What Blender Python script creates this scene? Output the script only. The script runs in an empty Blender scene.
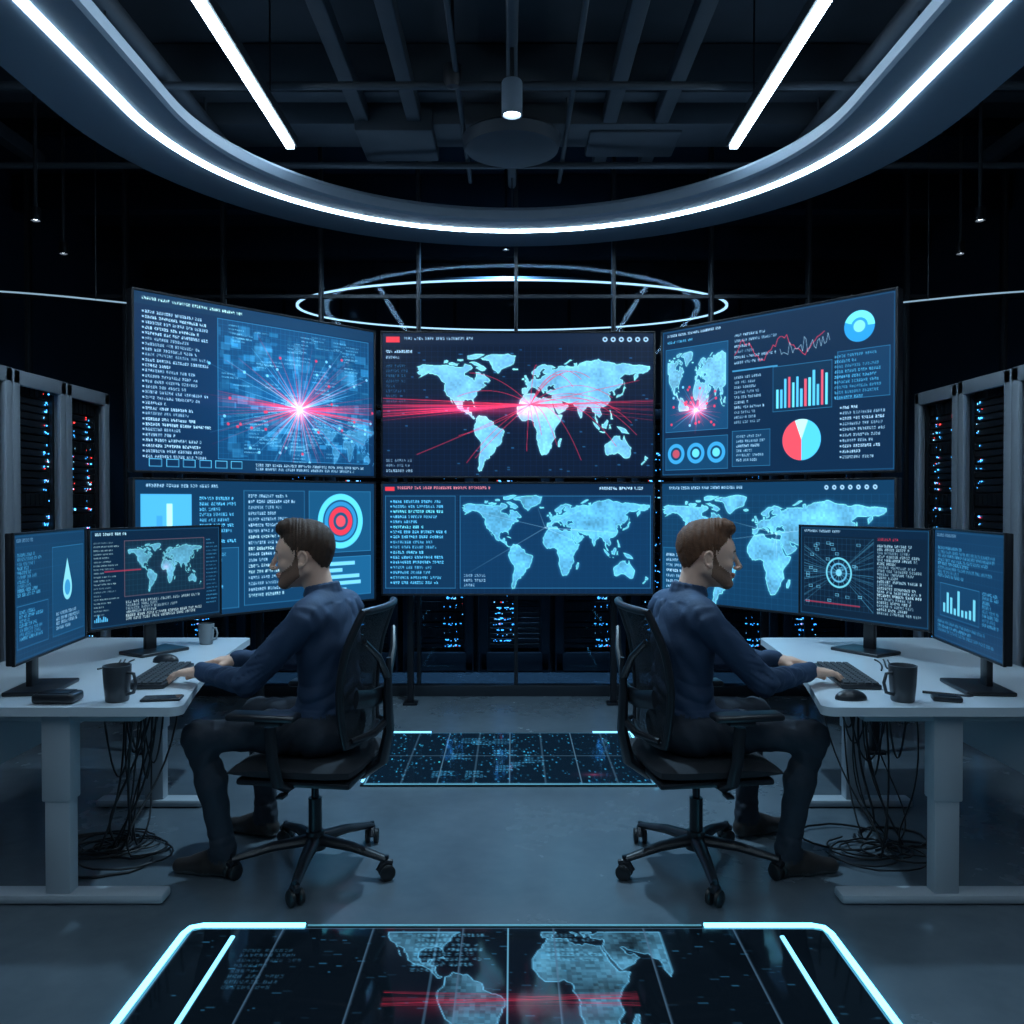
import bpy, bmesh, math, random
import numpy as np
from mathutils import Vector, Matrix
random.seed(7); RNG=np.random.RandomState(11)
scene=bpy.context.scene
scene.view_settings.view_transform='Standard'
scene.view_settings.look='None'
COL=scene.collection

# ------------------------------------------------------------ materials
def _nt(name):
    m=bpy.data.materials.new(name); m.use_nodes=True
    nt=m.node_tree; p=nt.nodes.get('Principled BSDF'); return m,nt,p
def mat(name,col,rough=.5,metal=0.,spec=.5,noise=0.,nscale=20.,bump=0.,bscale=60.,coat=0.):
    m,nt,p=_nt(name)
    p.inputs['Base Color'].default_value=(*col,1); p.inputs['Roughness'].default_value=rough
    p.inputs['Metallic'].default_value=metal; p.inputs['Specular IOR Level'].default_value=spec
    p.inputs['Coat Weight'].default_value=coat
    tc=nt.nodes.new('ShaderNodeTexCoord')
    if noise>0:
        n=nt.nodes.new('ShaderNodeTexNoise'); n.inputs['Scale'].default_value=nscale; n.inputs['Detail'].default_value=6
        nt.links.new(tc.outputs['Object'],n.inputs['Vector'])
        r=nt.nodes.new('ShaderNodeMix'); r.data_type='RGBA'
        r.inputs[6].default_value=(*[c*(1-noise) for c in col],1); r.inputs[7].default_value=(*[min(1,c*(1+noise)) for c in col],1)
        nt.links.new(n.outputs['Fac'],r.inputs[0]); nt.links.new(r.outputs[2],p.inputs['Base Color'])
    if bump>0:
        n=nt.nodes.new('ShaderNodeTexNoise'); n.inputs['Scale'].default_value=bscale; n.inputs['Detail'].default_value=4
        nt.links.new(tc.outputs['Object'],n.inputs['Vector'])
        b=nt.nodes.new('ShaderNodeBump'); b.inputs['Strength'].default_value=bump; b.inputs['Distance'].default_value=.01
        nt.links.new(n.outputs['Fac'],b.inputs['Height']); nt.links.new(b.outputs['Normal'],p.inputs['Normal'])
    return m
def emis(name,col,strength,sample=True):
    m,nt,p=_nt(name)
    p.inputs['Base Color'].default_value=(*[c*.5 for c in col],1)
    p.inputs['Emission Color'].default_value=(*col,1); p.inputs['Emission Strength'].default_value=strength
    if not sample: m.cycles.emission_sampling='NONE'
    return m
def display_mat(name,strength,rough=.35,spec=.3):
    m,nt,p=_nt(name)
    p.inputs['Base Color'].default_value=(.004,.005,.007,1); p.inputs['Roughness'].default_value=rough
    p.inputs['Specular IOR Level'].default_value=spec
    a=nt.nodes.new('ShaderNodeVertexColor'); a.layer_name='Col'
    nt.links.new(a.outputs['Color'],p.inputs['Emission Color']); p.inputs['Emission Strength'].default_value=strength
    m.cycles.emission_sampling='NONE'
    return m
def glass_mat(name,tint,rough=.02):
    m,nt,p=_nt(name); nt.nodes.remove(p)
    out=nt.nodes['Material Output']
    t=nt.nodes.new('ShaderNodeBsdfTransparent'); t.inputs[0].default_value=(*tint,1)
    g=nt.nodes.new('ShaderNodeBsdfGlossy'); g.inputs['Roughness'].default_value=rough; g.inputs['Color'].default_value=(.12,.16,.2,1)
    f=nt.nodes.new('ShaderNodeFresnel'); f.inputs['IOR'].default_value=1.45
    mx=nt.nodes.new('ShaderNodeMixShader')
    nt.links.new(f.outputs[0],mx.inputs[0]); nt.links.new(t.outputs[0],mx.inputs[1]); nt.links.new(g.outputs[0],mx.inputs[2])
    nt.links.new(mx.outputs[0],out.inputs[0]); return m
def mesh_fabric(name):
    m,nt,p=_nt(name)
    p.inputs['Base Color'].default_value=(.02,.024,.03,1); p.inputs['Roughness'].default_value=.65
    out=nt.nodes['Material Output']
    t=nt.nodes.new('ShaderNodeBsdfTransparent'); mx=nt.nodes.new('ShaderNodeMixShader')
    tc=nt.nodes.new('ShaderNodeTexCoord'); v=nt.nodes.new('ShaderNodeTexVoronoi'); v.inputs['Scale'].default_value=260
    r=nt.nodes.new('ShaderNodeMapRange'); r.inputs['From Min'].default_value=.25; r.inputs['From Max'].default_value=.5
    r.inputs['To Min'].default_value=.4; r.inputs['To Max'].default_value=.9
    nt.links.new(tc.outputs['Object'],v.inputs['Vector']); nt.links.new(v.outputs['Distance'],r.inputs['Value'])
    nt.links.new(r.outputs[0],mx.inputs[0]); nt.links.new(t.outputs[0],mx.inputs[1]); nt.links.new(p.outputs[0],mx.inputs[2])
    nt.links.new(mx.outputs[0],out.inputs[0]); return m

M={}
M['black']=mat('black_plastic',(.016,.018,.023),.34,bump=.05)
M['blackm']=mat('black_metal',(.02,.022,.028),.32,.6)
M['castor']=mat('caster_rubber',(.012,.013,.015),.4)
M['cushion']=mat('chair_cushion_fabric',(.017,.02,.026),.9,bump=.3,bscale=300)
M['mesh']=mesh_fabric('chair_mesh_fabric')
M['white']=mat('desk_laminate',(.58,.64,.69),.3,noise=.03,nscale=5)
M['deskleg']=mat('desk_leg_powdercoat',(.42,.46,.5),.38)
M['rackframe']=mat('rack_frame_paint',(.42,.48,.55),.4,.1,noise=.05)
M['rackdark']=mat('rack_dark',(.01,.013,.017),.5)
M['server']=mat('server_face',(.03,.036,.046),.4,.4,noise=.4,nscale=30)
M['ledb']=emis('led_blue',(.05,.4,1.),3.8,False)
M['ledc']=emis('led_cyan',(.25,.68,1.),2.6,False)
M['ledr']=emis('led_red',(1.,.05,.05),3.2,False)
M['skin']=mat('skin',(.86,.52,.38),.42,noise=.06,nscale=40,bump=.06,bscale=200)
M['beard']=mat('beard_hair',(.3,.155,.1),.75,noise=.4,nscale=260,bump=.4,bscale=500)
M['shirt']=mat('shirt_cotton',(.024,.05,.105),.75,noise=.15,nscale=12,bump=.3,bscale=22)
M['trousers']=mat('trouser_denim',(.026,.033,.047),.8,noise=.2,nscale=15,bump=.3,bscale=28)
M['shoe']=mat('shoe_leather',(.035,.028,.026),.4)
M['sole']=mat('shoe_sole',(.1,.1,.1),.6)
M['eye']=mat('eye_white',(.6,.6,.6),.2)
M['iris']=mat('eye_iris',(.03,.02,.015),.2)
M['lip']=mat('lip_skin',(.62,.28,.22),.45)

# ------------------------------------------------------------ fast mesh
def np_mesh(name,co,quads,midx=None,smooth=True):
    me=bpy.data.meshes.new(name)
    nv=len(co); nf=len(quads); k=quads.shape[1]
    me.vertices.add(nv); me.vertices.foreach_set('co',np.ascontiguousarray(co,dtype=np.float32).ravel())
    me.loops.add(nf*k); me.loops.foreach_set('vertex_index',np.ascontiguousarray(quads,dtype=np.int32).ravel())
    me.polygons.add(nf); me.polygons.foreach_set('loop_start',np.arange(0,nf*k,k,dtype=np.int32))
    if midx is not None: me.polygons.foreach_set('material_index',np.asarray(midx,dtype=np.int32))
    me.polygons.foreach_set('use_smooth',np.full(nf,smooth))
    me.update(calc_edges=True); me.validate()
    return me
def obj(name,me,parent=None,loc=(0,0,0)):
    o=bpy.data.objects.new(name,me); COL.objects.link(o); o.location=loc
    if parent: o.parent=parent
    return o
def empty(name,loc=(0,0,0)):
    e=bpy.data.objects.new(name,None); e.empty_display_size=.1; e.location=loc; COL.objects.link(e); return e

class B:
    def __init__(s): s.v=[]; s.f=[]; s.m=[]; s.mats=[]
    def mi(s,m):
        if m not in s.mats: s.mats.append(m)
        return s.mats.index(m)
    def add(s,vs,fs,m):
        o=len(s.v); s.v+= [tuple(v) for v in vs]; i=s.mi(m)
        for f in fs: s.f.append([o+a for a in f]); s.m.append(i)
    def box(s,c,size,m,R=None,bev=0.,seg=2):
        bm=bmesh.new(); bmesh.ops.create_cube(bm,size=1.)
        for v in bm.verts: v.co=Vector((v.co.x*size[0],v.co.y*size[1],v.co.z*size[2]))
        if bev>0: bmesh.ops.bevel(bm,geom=list(bm.edges),offset=bev,segments=seg,affect='EDGES',profile=.5)
        bm.verts.index_update(); c=Vector(c)
        vs=[(R@v.co if R else v.co)+c for v in bm.verts]; fs=[[v.index for v in f.verts] for f in bm.faces]
        bm.free(); s.add(vs,fs,m)
    def tube(s,path,r,m,n=10,closed=False,flat=None):
        path=[Vector(p) for p in path]; N=len(path)
        rs=r if isinstance(r,(list,tuple)) else [r]*N
        T=[]
        for i in range(N):
            a=path[(i-1)%N] if (closed or i>0) else path[i]; b=path[(i+1)%N] if (closed or i<N-1) else path[i]
            T.append((b-a).normalized())
        up=Vector((0,0,1)) if abs(T[0].z)<.9 else Vector((1,0,0))
        nrm=T[0].cross(up).normalized(); vs=[]
        for i in range(N):
            nrm=(nrm-T[i]*nrm.dot(T[i])).normalized(); bn=T[i].cross(nrm)
            for k in range(n):
                a=2*math.pi*k/n
                fl=flat if flat else (1,1)
                vs.append(path[i]+(nrm*math.cos(a)*fl[0]+bn*math.sin(a)*fl[1])*rs[i])
        fs=[]
        for i in range(N if closed else N-1):
            j=(i+1)%N
            for k in range(n): fs.append([i*n+k,i*n+(k+1)%n,j*n+(k+1)%n,j*n+k])
        if not closed:
            fs.append(list(range(n))[::-1]); fs.append([(N-1)*n+k for k in range(n)])
        s.add(vs,fs,m)
    def cyl(s,a,b,r0,r1,m,n=20): s.tube([a,b],[r0,r1],m,n)
    def lathe(s,prof,c,m,n=28):
        vs=[];fs=[];P=len(prof)
        for k in range(n):
            a=2*math.pi*k/n
            for r,z in prof: vs.append((c[0]+r*math.cos(a),c[1]+r*math.sin(a),c[2]+z))
        for k in range(n):
            j=(k+1)%n
            for i in range(P-1): fs.append([k*P+i,j*P+i,j*P+i+1,k*P+i+1])
        s.add(vs,fs,m)
    def extr(s,pts,z0,z1,m,m_side=None):
        n=len(pts); vs=[(x,y,z0) for x,y in pts]+[(x,y,z1) for x,y in pts]
        s.add(vs,[list(range(n))[::-1],[n+i for i in range(n)]]+[[i,(i+1)%n,n+(i+1)%n,n+i] for i in range(n)],m)
    def build(s,name,mirror=None,parent=None,angle=35,smooth=True,loc=None):
        co=np.array(s.v,dtype=float); fs=s.f
        if mirror is not None:
            co[:,0]=-co[:,0]+mirror; fs=[f[::-1] for f in fs]
        if loc is None:
            loc=np.array([(co[:,0].min()+co[:,0].max())/2,(co[:,1].min()+co[:,1].max())/2,co[:,2].min()])
            if parent is not None: loc=np.zeros(3)
        co=co-np.array(loc)
        me=bpy.data.meshes.new(name); me.from_pydata(co.tolist(),[],fs)
        for m in s.mats: me.materials.append(m)
        me.polygons.foreach_set('material_index',s.m)
        me.polygons.foreach_set('use_smooth',[smooth]*len(fs))
        me.update(); me.set_sharp_from_angle(angle=math.radians(angle))
        return obj(name,me,parent,loc)

# ------------------------------------------------------------ SDF + surface nets
class Field:
    def __init__(s,lo,hi,h):
        s.lo=np.array(lo,float); s.h=h
        s.n=np.ceil((np.array(hi)-s.lo)/h).astype(int)+1
        s.ax=[s.lo[i]+h*np.arange(s.n[i]) for i in range(3)]
        s.v=np.full(s.n,1.,dtype=np.float32); s.id=np.zeros(s.n,dtype=np.int8)
    def sl(s,lo,hi,m):
        r=[]
        for i in range(3):
            a=int(max(0,math.floor((lo[i]-m-s.lo[i])/s.h))); b=int(min(s.n[i],math.ceil((hi[i]+m-s.lo[i])/s.h)+1)); r.append(slice(a,max(a,b)))
        return tuple(r)
    def put(s,lo,hi,fn,k,g,sub=False):
        sl=s.sl(lo,hi,k+3*s.h)
        X=s.ax[0][sl[0]][:,None,None]; Y=s.ax[1][sl[1]][None,:,None]; Z=s.ax[2][sl[2]][None,None,:]
        d=fn(X,Y,Z).astype(np.float32); old=s.v[sl]
        if d.size==0: return
        if sub:
            d=-d; h=np.clip(k-np.abs(old-d),0,None)/k; s.v[sl]=np.maximum(old,d)+h*h*k*.25; return
        c=d<old; s.id[sl][c]=g
        h=np.clip(k-np.abs(old-d),0,None)/k
        s.v[sl]=np.minimum(old,d)-h*h*k*.25
    def cone(s,a,b,ra,rb,k=.02,g=0,sub=False):
        a=np.array(a,float); b=np.array(b,float); ab=b-a; L=ab.dot(ab)+1e-12; R=max(ra,rb)
        def fn(X,Y,Z):
            x,y,z=X-a[0],Y-a[1],Z-a[2]; t=np.clip((x*ab[0]+y*ab[1]+z*ab[2])/L,0,1)
            return np.sqrt((x-ab[0]*t)**2+(y-ab[1]*t)**2+(z-ab[2]*t)**2)-(ra+(rb-ra)*t)
        s.put(np.minimum(a,b)-R,np.maximum(a,b)+R,fn,k,g,sub)
    def ell(s,c,r,k=.02,g=0,sub=False):
        c=np.array(c,float); r=np.array(r,float)
        def fn(X,Y,Z):
            x,y,z=X-c[0],Y-c[1],Z-c[2]
            q=np.sqrt((x/r[0])**2+(y/r[1])**2+(z/r[2])**2); q2=np.sqrt((x/r[0]**2)**2+(y/r[1]**2)**2+(z/r[2]**2)**2)+1e-9
            return q*(q-1)/q2
        s.put(c-r,c+r,fn,k,g,sub)
    def mesh(s):
        v=s.v; ins=v<0; nx,ny,nz=v.shape
        cnt=np.zeros((nx-1,ny-1,nz-1),np.int8)
        for i in (0,1):
            for j in (0,1):
                for k in (0,1): cnt+=ins[i:nx-1+i,j:ny-1+j,k:nz-1+k]
        act=(cnt>0)&(cnt<8); I,J,K=np.nonzero(act); n=len(I)
        idx=np.full(act.shape,-1,np.int64); idx[I,J,K]=np.arange(n)
        acc=np.zeros((n,3)); c=np.zeros(n)
        cor=[(0,0,0),(1,0,0),(0,1,0),(1,1,0),(0,0,1),(1,0,1),(0,1,1),(1,1,1)]
        for p in range(8):
            for q in range(p+1,8):
                A,Bc=np.array(cor[p]),np.array(cor[q])
                if np.abs(A-Bc).sum()!=1: continue
                va=v[I+A[0],J+A[1],K+A[2]]; vb=v[I+Bc[0],J+Bc[1],K+Bc[2]]
                m=(va<0)!=(vb<0); t=np.where(m,va/(va-vb+1e-20),0)
                acc+=(A[None]+(Bc-A)[None]*t[:,None])*m[:,None]; c+=m
        pos=acc/c[:,None]+np.stack([I,J,K],1)
        co=s.lo+pos*s.h
        fs=[]
        for ax in range(3):
            o=[(1,0,0),(0,1,0),(0,0,1)][ax]
            a=ins[:nx-o[0],:ny-o[1],:nz-o[2]]; b=ins[o[0]:,o[1]:,o[2]:]
            i,j,k=np.nonzero(a!=b); P=np.stack([i,j,k],1)
            u=(ax+1)%3; w=(ax+2)%3
            ok=(P[:,u]>=1)&(P[:,w]>=1)
            for d in range(3): ok&=P[:,d]<act.shape[d]
            P=P[ok]; sg=a[P[:,0],P[:,1],P[:,2]]
            def g(du,dw):
                Q=P.copy(); Q[:,u]-=du; Q[:,w]-=dw; return idx[Q[:,0],Q[:,1],Q[:,2]]
            q=np.stack([g(1,1),g(0,1),g(0,0),g(1,0)],1)
            q[~sg]=q[~sg][:,::-1]; fs.append(q)
        fs=np.concatenate(fs); fs=fs[(fs>=0).all(1)]
        gi=np.clip(np.round(pos).astype(int),0,np.array(v.shape)-1)
        vid=s.id[gi[:,0],gi[:,1],gi[:,2]]
        return co,fs,vid[fs[:,0]].astype(int)

# ------------------------------------------------------------ raster canvas for displays
NA=[(-166,68),(-156,71),(-141,70),(-128,70),(-115,69),(-108,68),(-96,68),(-94,72),(-85,70),(-82,67),(-87,64),(-94,61),(-94,58),(-88,57),(-82,55),(-80,51),(-79,55),(-77,57),(-78,62),(-73,62),(-69,59),(-65,60),(-61,56),(-56,52),(-60,50),(-66,50),(-65,48),(-61,46),(-66,44),(-70,43),(-70,41.5),(-74,40),(-76,37),(-76,35),(-81,31),(-80,26),(-81,25),(-83,29),(-85,30),(-90,29),(-94,29.5),(-97,27),(-97.5,22),(-95,18.5),(-91,18.5),(-90,21),(-87,21),(-88,16),(-84,15.5),(-83,11),(-80,9),(-77,8.5),(-80,7.3),(-83,8.5),(-86,11),(-88,13),(-94,16),(-99,16.5),(-105,20),(-106,23),(-109,26),(-112,30),(-114.5,31),(-112,27),(-110,23),(-113,26.5),(-115,30),(-117,33),(-121,35),(-124,40),(-124,47),(-123,49),(-128,51),(-131,55),(-136,58.5),(-142,60),(-148,61),(-152,59),(-158,56.5),(-163,55),(-158,58.5),(-162,59),(-165,61.5),(-161,64),(-167,65.5),(-162,66.5)]
LANDS=[NA,
[(-62,66),(-68,63),(-74,65),(-78,66),(-73,68),(-80,70),(-88,73),(-80,74),(-72,71.5),(-66,69)],
[(-90,77),(-78,77),(-70,80),(-64,82.5),(-78,83),(-90,81)],[(-117,70),(-105,69),(-102,72),(-110,73),(-118,72.5)],[(-125,72),(-120,72),(-118,75),(-124,75.5)],[(-105,75),(-96,75),(-96,77),(-105,77)],
[(-45,60),(-51,64),(-54,69),(-58,75),(-68,76),(-72,78),(-62,81),(-45,82.5),(-30,83.5),(-18,81),(-20,76),(-22,71),(-27,69),(-37,66),(-42,62)],
[(-77,8.5),(-72,12),(-68,11),(-62,10.5),(-57,6),(-51,4),(-50,0),(-44,-2.5),(-38,-4),(-35,-7),(-37,-12),(-39,-17),(-41,-22),(-48,-25.5),(-49,-29),(-53,-33.5),(-57,-35),(-57,-38),(-62,-39),(-65,-42),(-66,-46),(-68,-50),(-69,-53),(-73,-54),(-75,-50),(-73,-44),(-73,-37),(-71,-30),(-70,-20),(-76,-14),(-80,-7),(-81,-4),(-80,0),(-77,4)],
[(-6,36),(3,37),(10,37),(11,34),(15,32),(20,31),(22,33),(30,31),(34,31),(36,25),(38,19),(43,12),(51,12),(48,5),(42,-1),(39,-6),(41,-14),(36,-19),(35,-24),(32,-28),(27,-34),(20,-35),(17,-30),(14,-22),(12,-16),(13,-8),(9,-1),(9,4),(4,6.5),(-4,5),(-9,5),(-13,8.5),(-17,14),(-17,21),(-13,27),(-9,32)],
[(-9,37),(-9,43),(-2,43.5),(-1,46),(-4.5,48.5),(2,51),(5,53.5),(8,54),(8,57),(10.5,57.5),(11,54),(19,54.5),(21,57),(24,58),(30,60),(23,60),(21,62),(25,65.5),(22,66),(17,61.5),(18,59),(16,56.5),(13,55.5),(11,59),(8,58),(5,60),(5,62),(12,66),(16,69),(25,71),(31,70),(41,67),(34,67),(36,64),(40,65),(44,66.5),(44,68.5),(54,68.5),(60,69),(68,68.5),(67,72),(72,73),(73,68),(76,72),(81,73.5),(87,75),(98,76),(104,77.5),(113,74),(125,73),(130,71),(140,72.5),(150,71.5),(160,70),(170,70),(180,69),(180,65),(177,62.5),(170,60),(163,60),(163,56.5),(157,51),(156,57),(162,61.5),(155,59.5),(143,59.5),(135,54.5),(140,53),(140,48),(135,43.5),(130,42.5),(127,39.5),(129,35.5),(126.5,34.5),(126,37.5),(124.5,40),(121,39),(118,39),(122,37),(119.5,35),(122,31),(121,28),(117,23.5),(110,21),(108,21.5),(106,19),(109,13),(107,10.5),(105,9),(103,11),(101,13),(99.5,10),(103,5),(104,1.3),(101,3),(98.5,8),(98,15),(95,16),(92,21),(89,22),(86,20),(80,15.5),(80,12),(77.5,8),(74,14),(73,20),(69,21.5),(66.5,25),(60,25.5),(57,26.5),(52,28),(48,30),(51,25),(54,24),(56.5,25.5),(60,22),(55,17.5),(45,13),(43,15),(39,21),(35,28),(34.5,31),(36,36),(30,36.5),(27,37),(26,40),(33,42),(41,41),(37,45),(39,47),(35,46),(33,45),(31,46.5),(28,44),(28.5,41),(23,40),(24,38),(22,37),(19.5,41),(19.5,42),(14,45.5),(13,44.5),(18,40.5),(16,38),(15.5,40),(10.5,43.5),(8,44),(3,43),(0,40),(-1,37.5),(-5,36)],
[(-5,50),(1,51),(0,53.5),(-2,56),(-3,58.5),(-6,58),(-5,55),(-3,54),(-5,52.5)],[(-10,52),(-6,52.5),(-6,55),(-9,54.5)],[(-24,65.5),(-22,64),(-15,64.5),(-15,66),(-22,66.3)],
[(130,31.5),(136,33.7),(140.5,35.5),(142,40),(145,43.5),(142,45.5),(140.5,42),(139.5,38),(136,36),(131,34.5)],[(95,5.5),(100,2),(106,-3),(105,-6),(101,-3)],[(109,1.5),(113,3),(117,7),(119,5),(117,0),(116,-4),(110,-3)],[(105,-6.5),(114,-7),(114,-8.5),(106,-7.5)],[(119,-5),(120,1),(125,1.5),(121,0),(123,-5),(121,-3)],[(131,-1),(138,-2),(145,-4.5),(150,-10),(143,-9),(138,-8),(134,-4)],[(120,18),(122,18),(124,13),(126,7),(122,7),(122,12)],
[(114,-22),(122,-18),(126,-14),(131,-12),(136,-12),(136,-15),(140,-17.5),(142,-11),(146,-19),(153,-26),(152,-32),(150,-37.5),(144,-38.5),(138,-35),(132,-32),(124,-33.5),(118,-35),(115,-34),(113.5,-26)],
[(173,-35),(178,-38),(175,-41),(172,-40.5)],[(172,-41),(174,-42),(168,-46.5),(167,-45)],[(44,-25),(47,-25),(50,-15),(47,-15),(44,-20)],[(52,71),(56,71),(68,76.5),(62,76.5)],[(-84,22),(-77,20.5),(-75,20),(-80,23)],[(143,50),(143,46),(142,46),(142,54)]]
def C(r,g,b): return np.array([r,g,b])/255.
class Cv:
    def __init__(s,W,H,bg):
        s.W,s.H=W*2,H*2; s.a=np.zeros((s.H,s.W,3),np.float32)+bg
    def _b(s,u0,v0,u1,v1):
        y0=min(s.H,max(0,int(round(v0*s.H)))); x0=min(s.W,max(0,int(round(u0*s.W))))
        y1=min(s.H,max(int(round(v1*s.H)),y0+1)); x1=min(s.W,max(int(round(u1*s.W)),x0+1))
        return y0,y1,x0,x1
    def rect(s,u0,v0,u1,v1,col,a=1.):
        y0,y1,x0,x1=s._b(u0,v0,u1,v1)
        if y1>y0 and x1>x0: s.a[y0:y1,x0:x1]=s.a[y0:y1,x0:x1]*(1-a)+col*a
    def frame(s,u0,v0,u1,v1,col,a=.6,w=2):
        du=w/s.W; dv=w/s.H
        s.rect(u0,v0,u1,v0+dv,col,a); s.rect(u0,v1-dv,u1,v1,col,a); s.rect(u0,v0,u0+du,v1,col,a); s.rect(u1-du,v0,u1,v1,col,a)
    def panel(s,u0,v0,u1,v1,col,a=.5,fc=None):
        s.rect(u0,v0,u1,v1,col,a); s.frame(u0,v0,u1,v1,C(60,130,165) if fc is None else fc,.6)
    def text(s,u0,v0,u1,rows,dv,col,a=1.,px=2,fill=.8,bullets=False,center=False):
        for r in range(rows):
            y=int((v0+r*dv)*s.H); x=int(u0*s.W); xe=int((u0+(u1-u0)*(fill+(1-fill)*RNG.rand())*(1 if RNG.rand()<.75 else RNG.uniform(.4,.8)))*s.W)
            if bullets:
                s.a[y+px:y+px*4,x:x+px*3]=s.a[y+px:y+px*4,x:x+px*3]*.3+col*.7; x+=px*5
            wl=RNG.randint(3,9)
            aa=a*(.65+.35*RNG.rand())
            while x<xe-3*px and y+5*px<s.H:
                if wl==0: x+=3*px; wl=RNG.randint(3,9); continue
                g=RNG.rand(5,3)<.62
                for i in range(5):
                    for j in range(3):
                        if g[i,j]: s.a[y+i*px:y+(i+1)*px,x+j*px:x+(j+1)*px]=s.a[y+i*px:y+(i+1)*px,x+j*px:x+(j+1)*px]*(1-aa)+col*aa
                x+=4*px; wl-=1
    def _grid(s,u0,v0,u1,v1):
        y0,y1,x0,x1=s._b(u0,v0,u1,v1)
        return (slice(y0,y1),slice(x0,x1)),np.arange(x0,x1)[None,:]+.5,np.arange(y0,y1)[:,None]+.5
    def line(s,u0,v0,u1,v1,w,col,a=1.,a2=None):
        if a2 is None: a2=a
        m=w+2; sl,X,Y=s._grid(min(u0,u1)-m/s.W,min(v0,v1)-m/s.H,max(u0,u1)+m/s.W,max(v0,v1)+m/s.H)
        ax,ay,bx,by=u0*s.W,v0*s.H,u1*s.W,v1*s.H; dx,dy=bx-ax,by-ay; L=dx*dx+dy*dy+1e-6
        t=np.clip(((X-ax)*dx+(Y-ay)*dy)/L,0,1); d=np.sqrt((X-ax-dx*t)**2+(Y-ay-dy*t)**2)
        al=np.clip(w/2+.5-d,0,1)*(a+(a2-a)*t); al=al[...,None]; s.a[sl]=s.a[sl]*(1-al)+col*al
    def pline(s,pts,w,col,a=1.):
        for p,q in zip(pts[:-1],pts[1:]): s.line(*p,*q,w,col,a)
    def poly_mask(s,pts):
        us=[p[0] for p in pts]; vs=[p[1] for p in pts]
        sl,X,Y=s._grid(min(us),min(vs),max(us),max(vs)); m=np.zeros((Y.shape[0],X.shape[1]),bool)
        n=len(pts)
        for i in range(n):
            x0,y0=pts[i][0]*s.W,pts[i][1]*s.H; x1,y1=pts[(i+1)%n][0]*s.W,pts[(i+1)%n][1]*s.H
            if y0==y1: continue
            c=((y0>Y)!=(y1>Y)); xi=x0+(Y-y0)*(x1-x0)/(y1-y0); m^=(c&(X<xi))
        return sl,m
    def poly(s,pts,col,a=1.):
        sl,m=s.poly_mask(pts); al=(m*a)[...,None]; s.a[sl]=s.a[sl]*(1-al)+col*al
    def map(s,u0,v0,u1,v1,col,a=1.,l0=-168,l1=180,t0=84,t1=-56,tex=.25):
        M_=np.zeros((s.H,s.W),bool)
        f=lambda p:(u0+(p[0]-l0)/(l1-l0)*(u1-u0), v0+(t0-p[1])/(t0-t1)*(v1-v0))
        for L in LANDS:
            rough=[]
            n=len(L)
            for i in range(n):
                p,q=L[i],L[(i+1)%n]; rough.append(p)
                if abs(p[0]-q[0])+abs(p[1]-q[1])>4: rough.append(((p[0]+q[0])/2+RNG.uniform(-1,1),(p[1]+q[1])/2+RNG.uniform(-1,1)))
            sl,m=s.poly_mask([f(p) for p in rough]); M_[sl]|=m
        W0=np.zeros((s.H,s.W),bool); y0,y1,x0,x1=s._b(max(0,u0),max(0,v0),min(1,u1),min(1,v1)); W0[y0:y1,x0:x1]=True; M_&=W0
        blk=RNG.rand(s.H//8+1,s.W//8+1).repeat(8,0).repeat(8,1)[:s.H,:s.W]
        sm=RNG.rand(s.H//40+2,s.W//40+2); yy=np.linspace(0,sm.shape[0]-1.01,s.H); xx=np.linspace(0,sm.shape[1]-1.01,s.W)
        iy=yy.astype(int); ix=xx.astype(int); fy=(yy-iy)[:,None]; fx=(xx-ix)[None]
        S=sm[iy][:,ix]*(1-fy)*(1-fx)+sm[iy+1][:,ix]*fy*(1-fx)+sm[iy][:,ix+1]*(1-fy)*fx+sm[iy+1][:,ix+1]*fy*fx
        sh=1-tex*.5*blk-tex*1.2*S
        edge=M_&~(np.roll(M_,2,0)&np.roll(M_,-2,0)&np.roll(M_,2,1)&np.roll(M_,-2,1))
        g=M_.astype(np.float32)
        for _ in range(3):
            for ax in (0,1): g=(np.roll(g,4,ax)+g+np.roll(g,-4,ax))/3
        s.a=s.a+(col*.35)[None,None]*((g*~M_)*a)[...,None]
        c=col[None,None]*sh[...,None]; c=np.where(edge[...,None],np.minimum(1,col*1.1),c)
        al=(M_*a)[...,None]; s.a=s.a*(1-al)+c*al
    def grid(s,u0,v0,u1,v1,nu,nv,col,a=.3,w=1):
        for i in range(nu+1): u=u0+(u1-u0)*i/nu; s.rect(u,v0,u+w/s.W,v1,col,a)
        for i in range(nv+1): v=v0+(v1-v0)*i/nv; s.rect(u0,v,u1,v+w/s.H,col,a)
    def disc(s,u,v,r,col,a=1.,r0=0.,a0=0,a1=360):
        R=r*s.H; sl,X,Y=s._grid(u-r*s.H/s.W,v-r,u+r*s.H/s.W,v+r)
        dx,dy=X-u*s.W,Y-v*s.H; d=np.sqrt(dx**2+dy**2); al=np.clip(R-d,0,1)*np.clip(d-r0*s.H+1,0,1)
        if a1-a0<360: an=np.degrees(np.arctan2(dy,dx))%360; al=al*((an>=a0)&(an<=a1))
        al=(al*a)[...,None]; s.a[sl]=s.a[sl]*(1-al)+col*al
    def glow(s,u,v,ru,rv,col,a=1.,p=2.):
        Y,X=np.mgrid[0:s.H,0:s.W]; d=np.sqrt(((X/s.W-u)/ru)**2+((Y/s.H-v)/rv)**2)
        s.a+= (col[None,None]*(a*np.exp(-d**1.*p))[...,None]).astype(np.float32)
    def bars(s,u0,v0,u1,v1,n,cols):
        w=(u1-u0)/n
        for i in range(n): h=RNG.uniform(.25,1)*(v1-v0); s.rect(u0+i*w,v1-h,u0+i*w+w*.6,v1,cols[i%len(cols)],.95)
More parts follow.
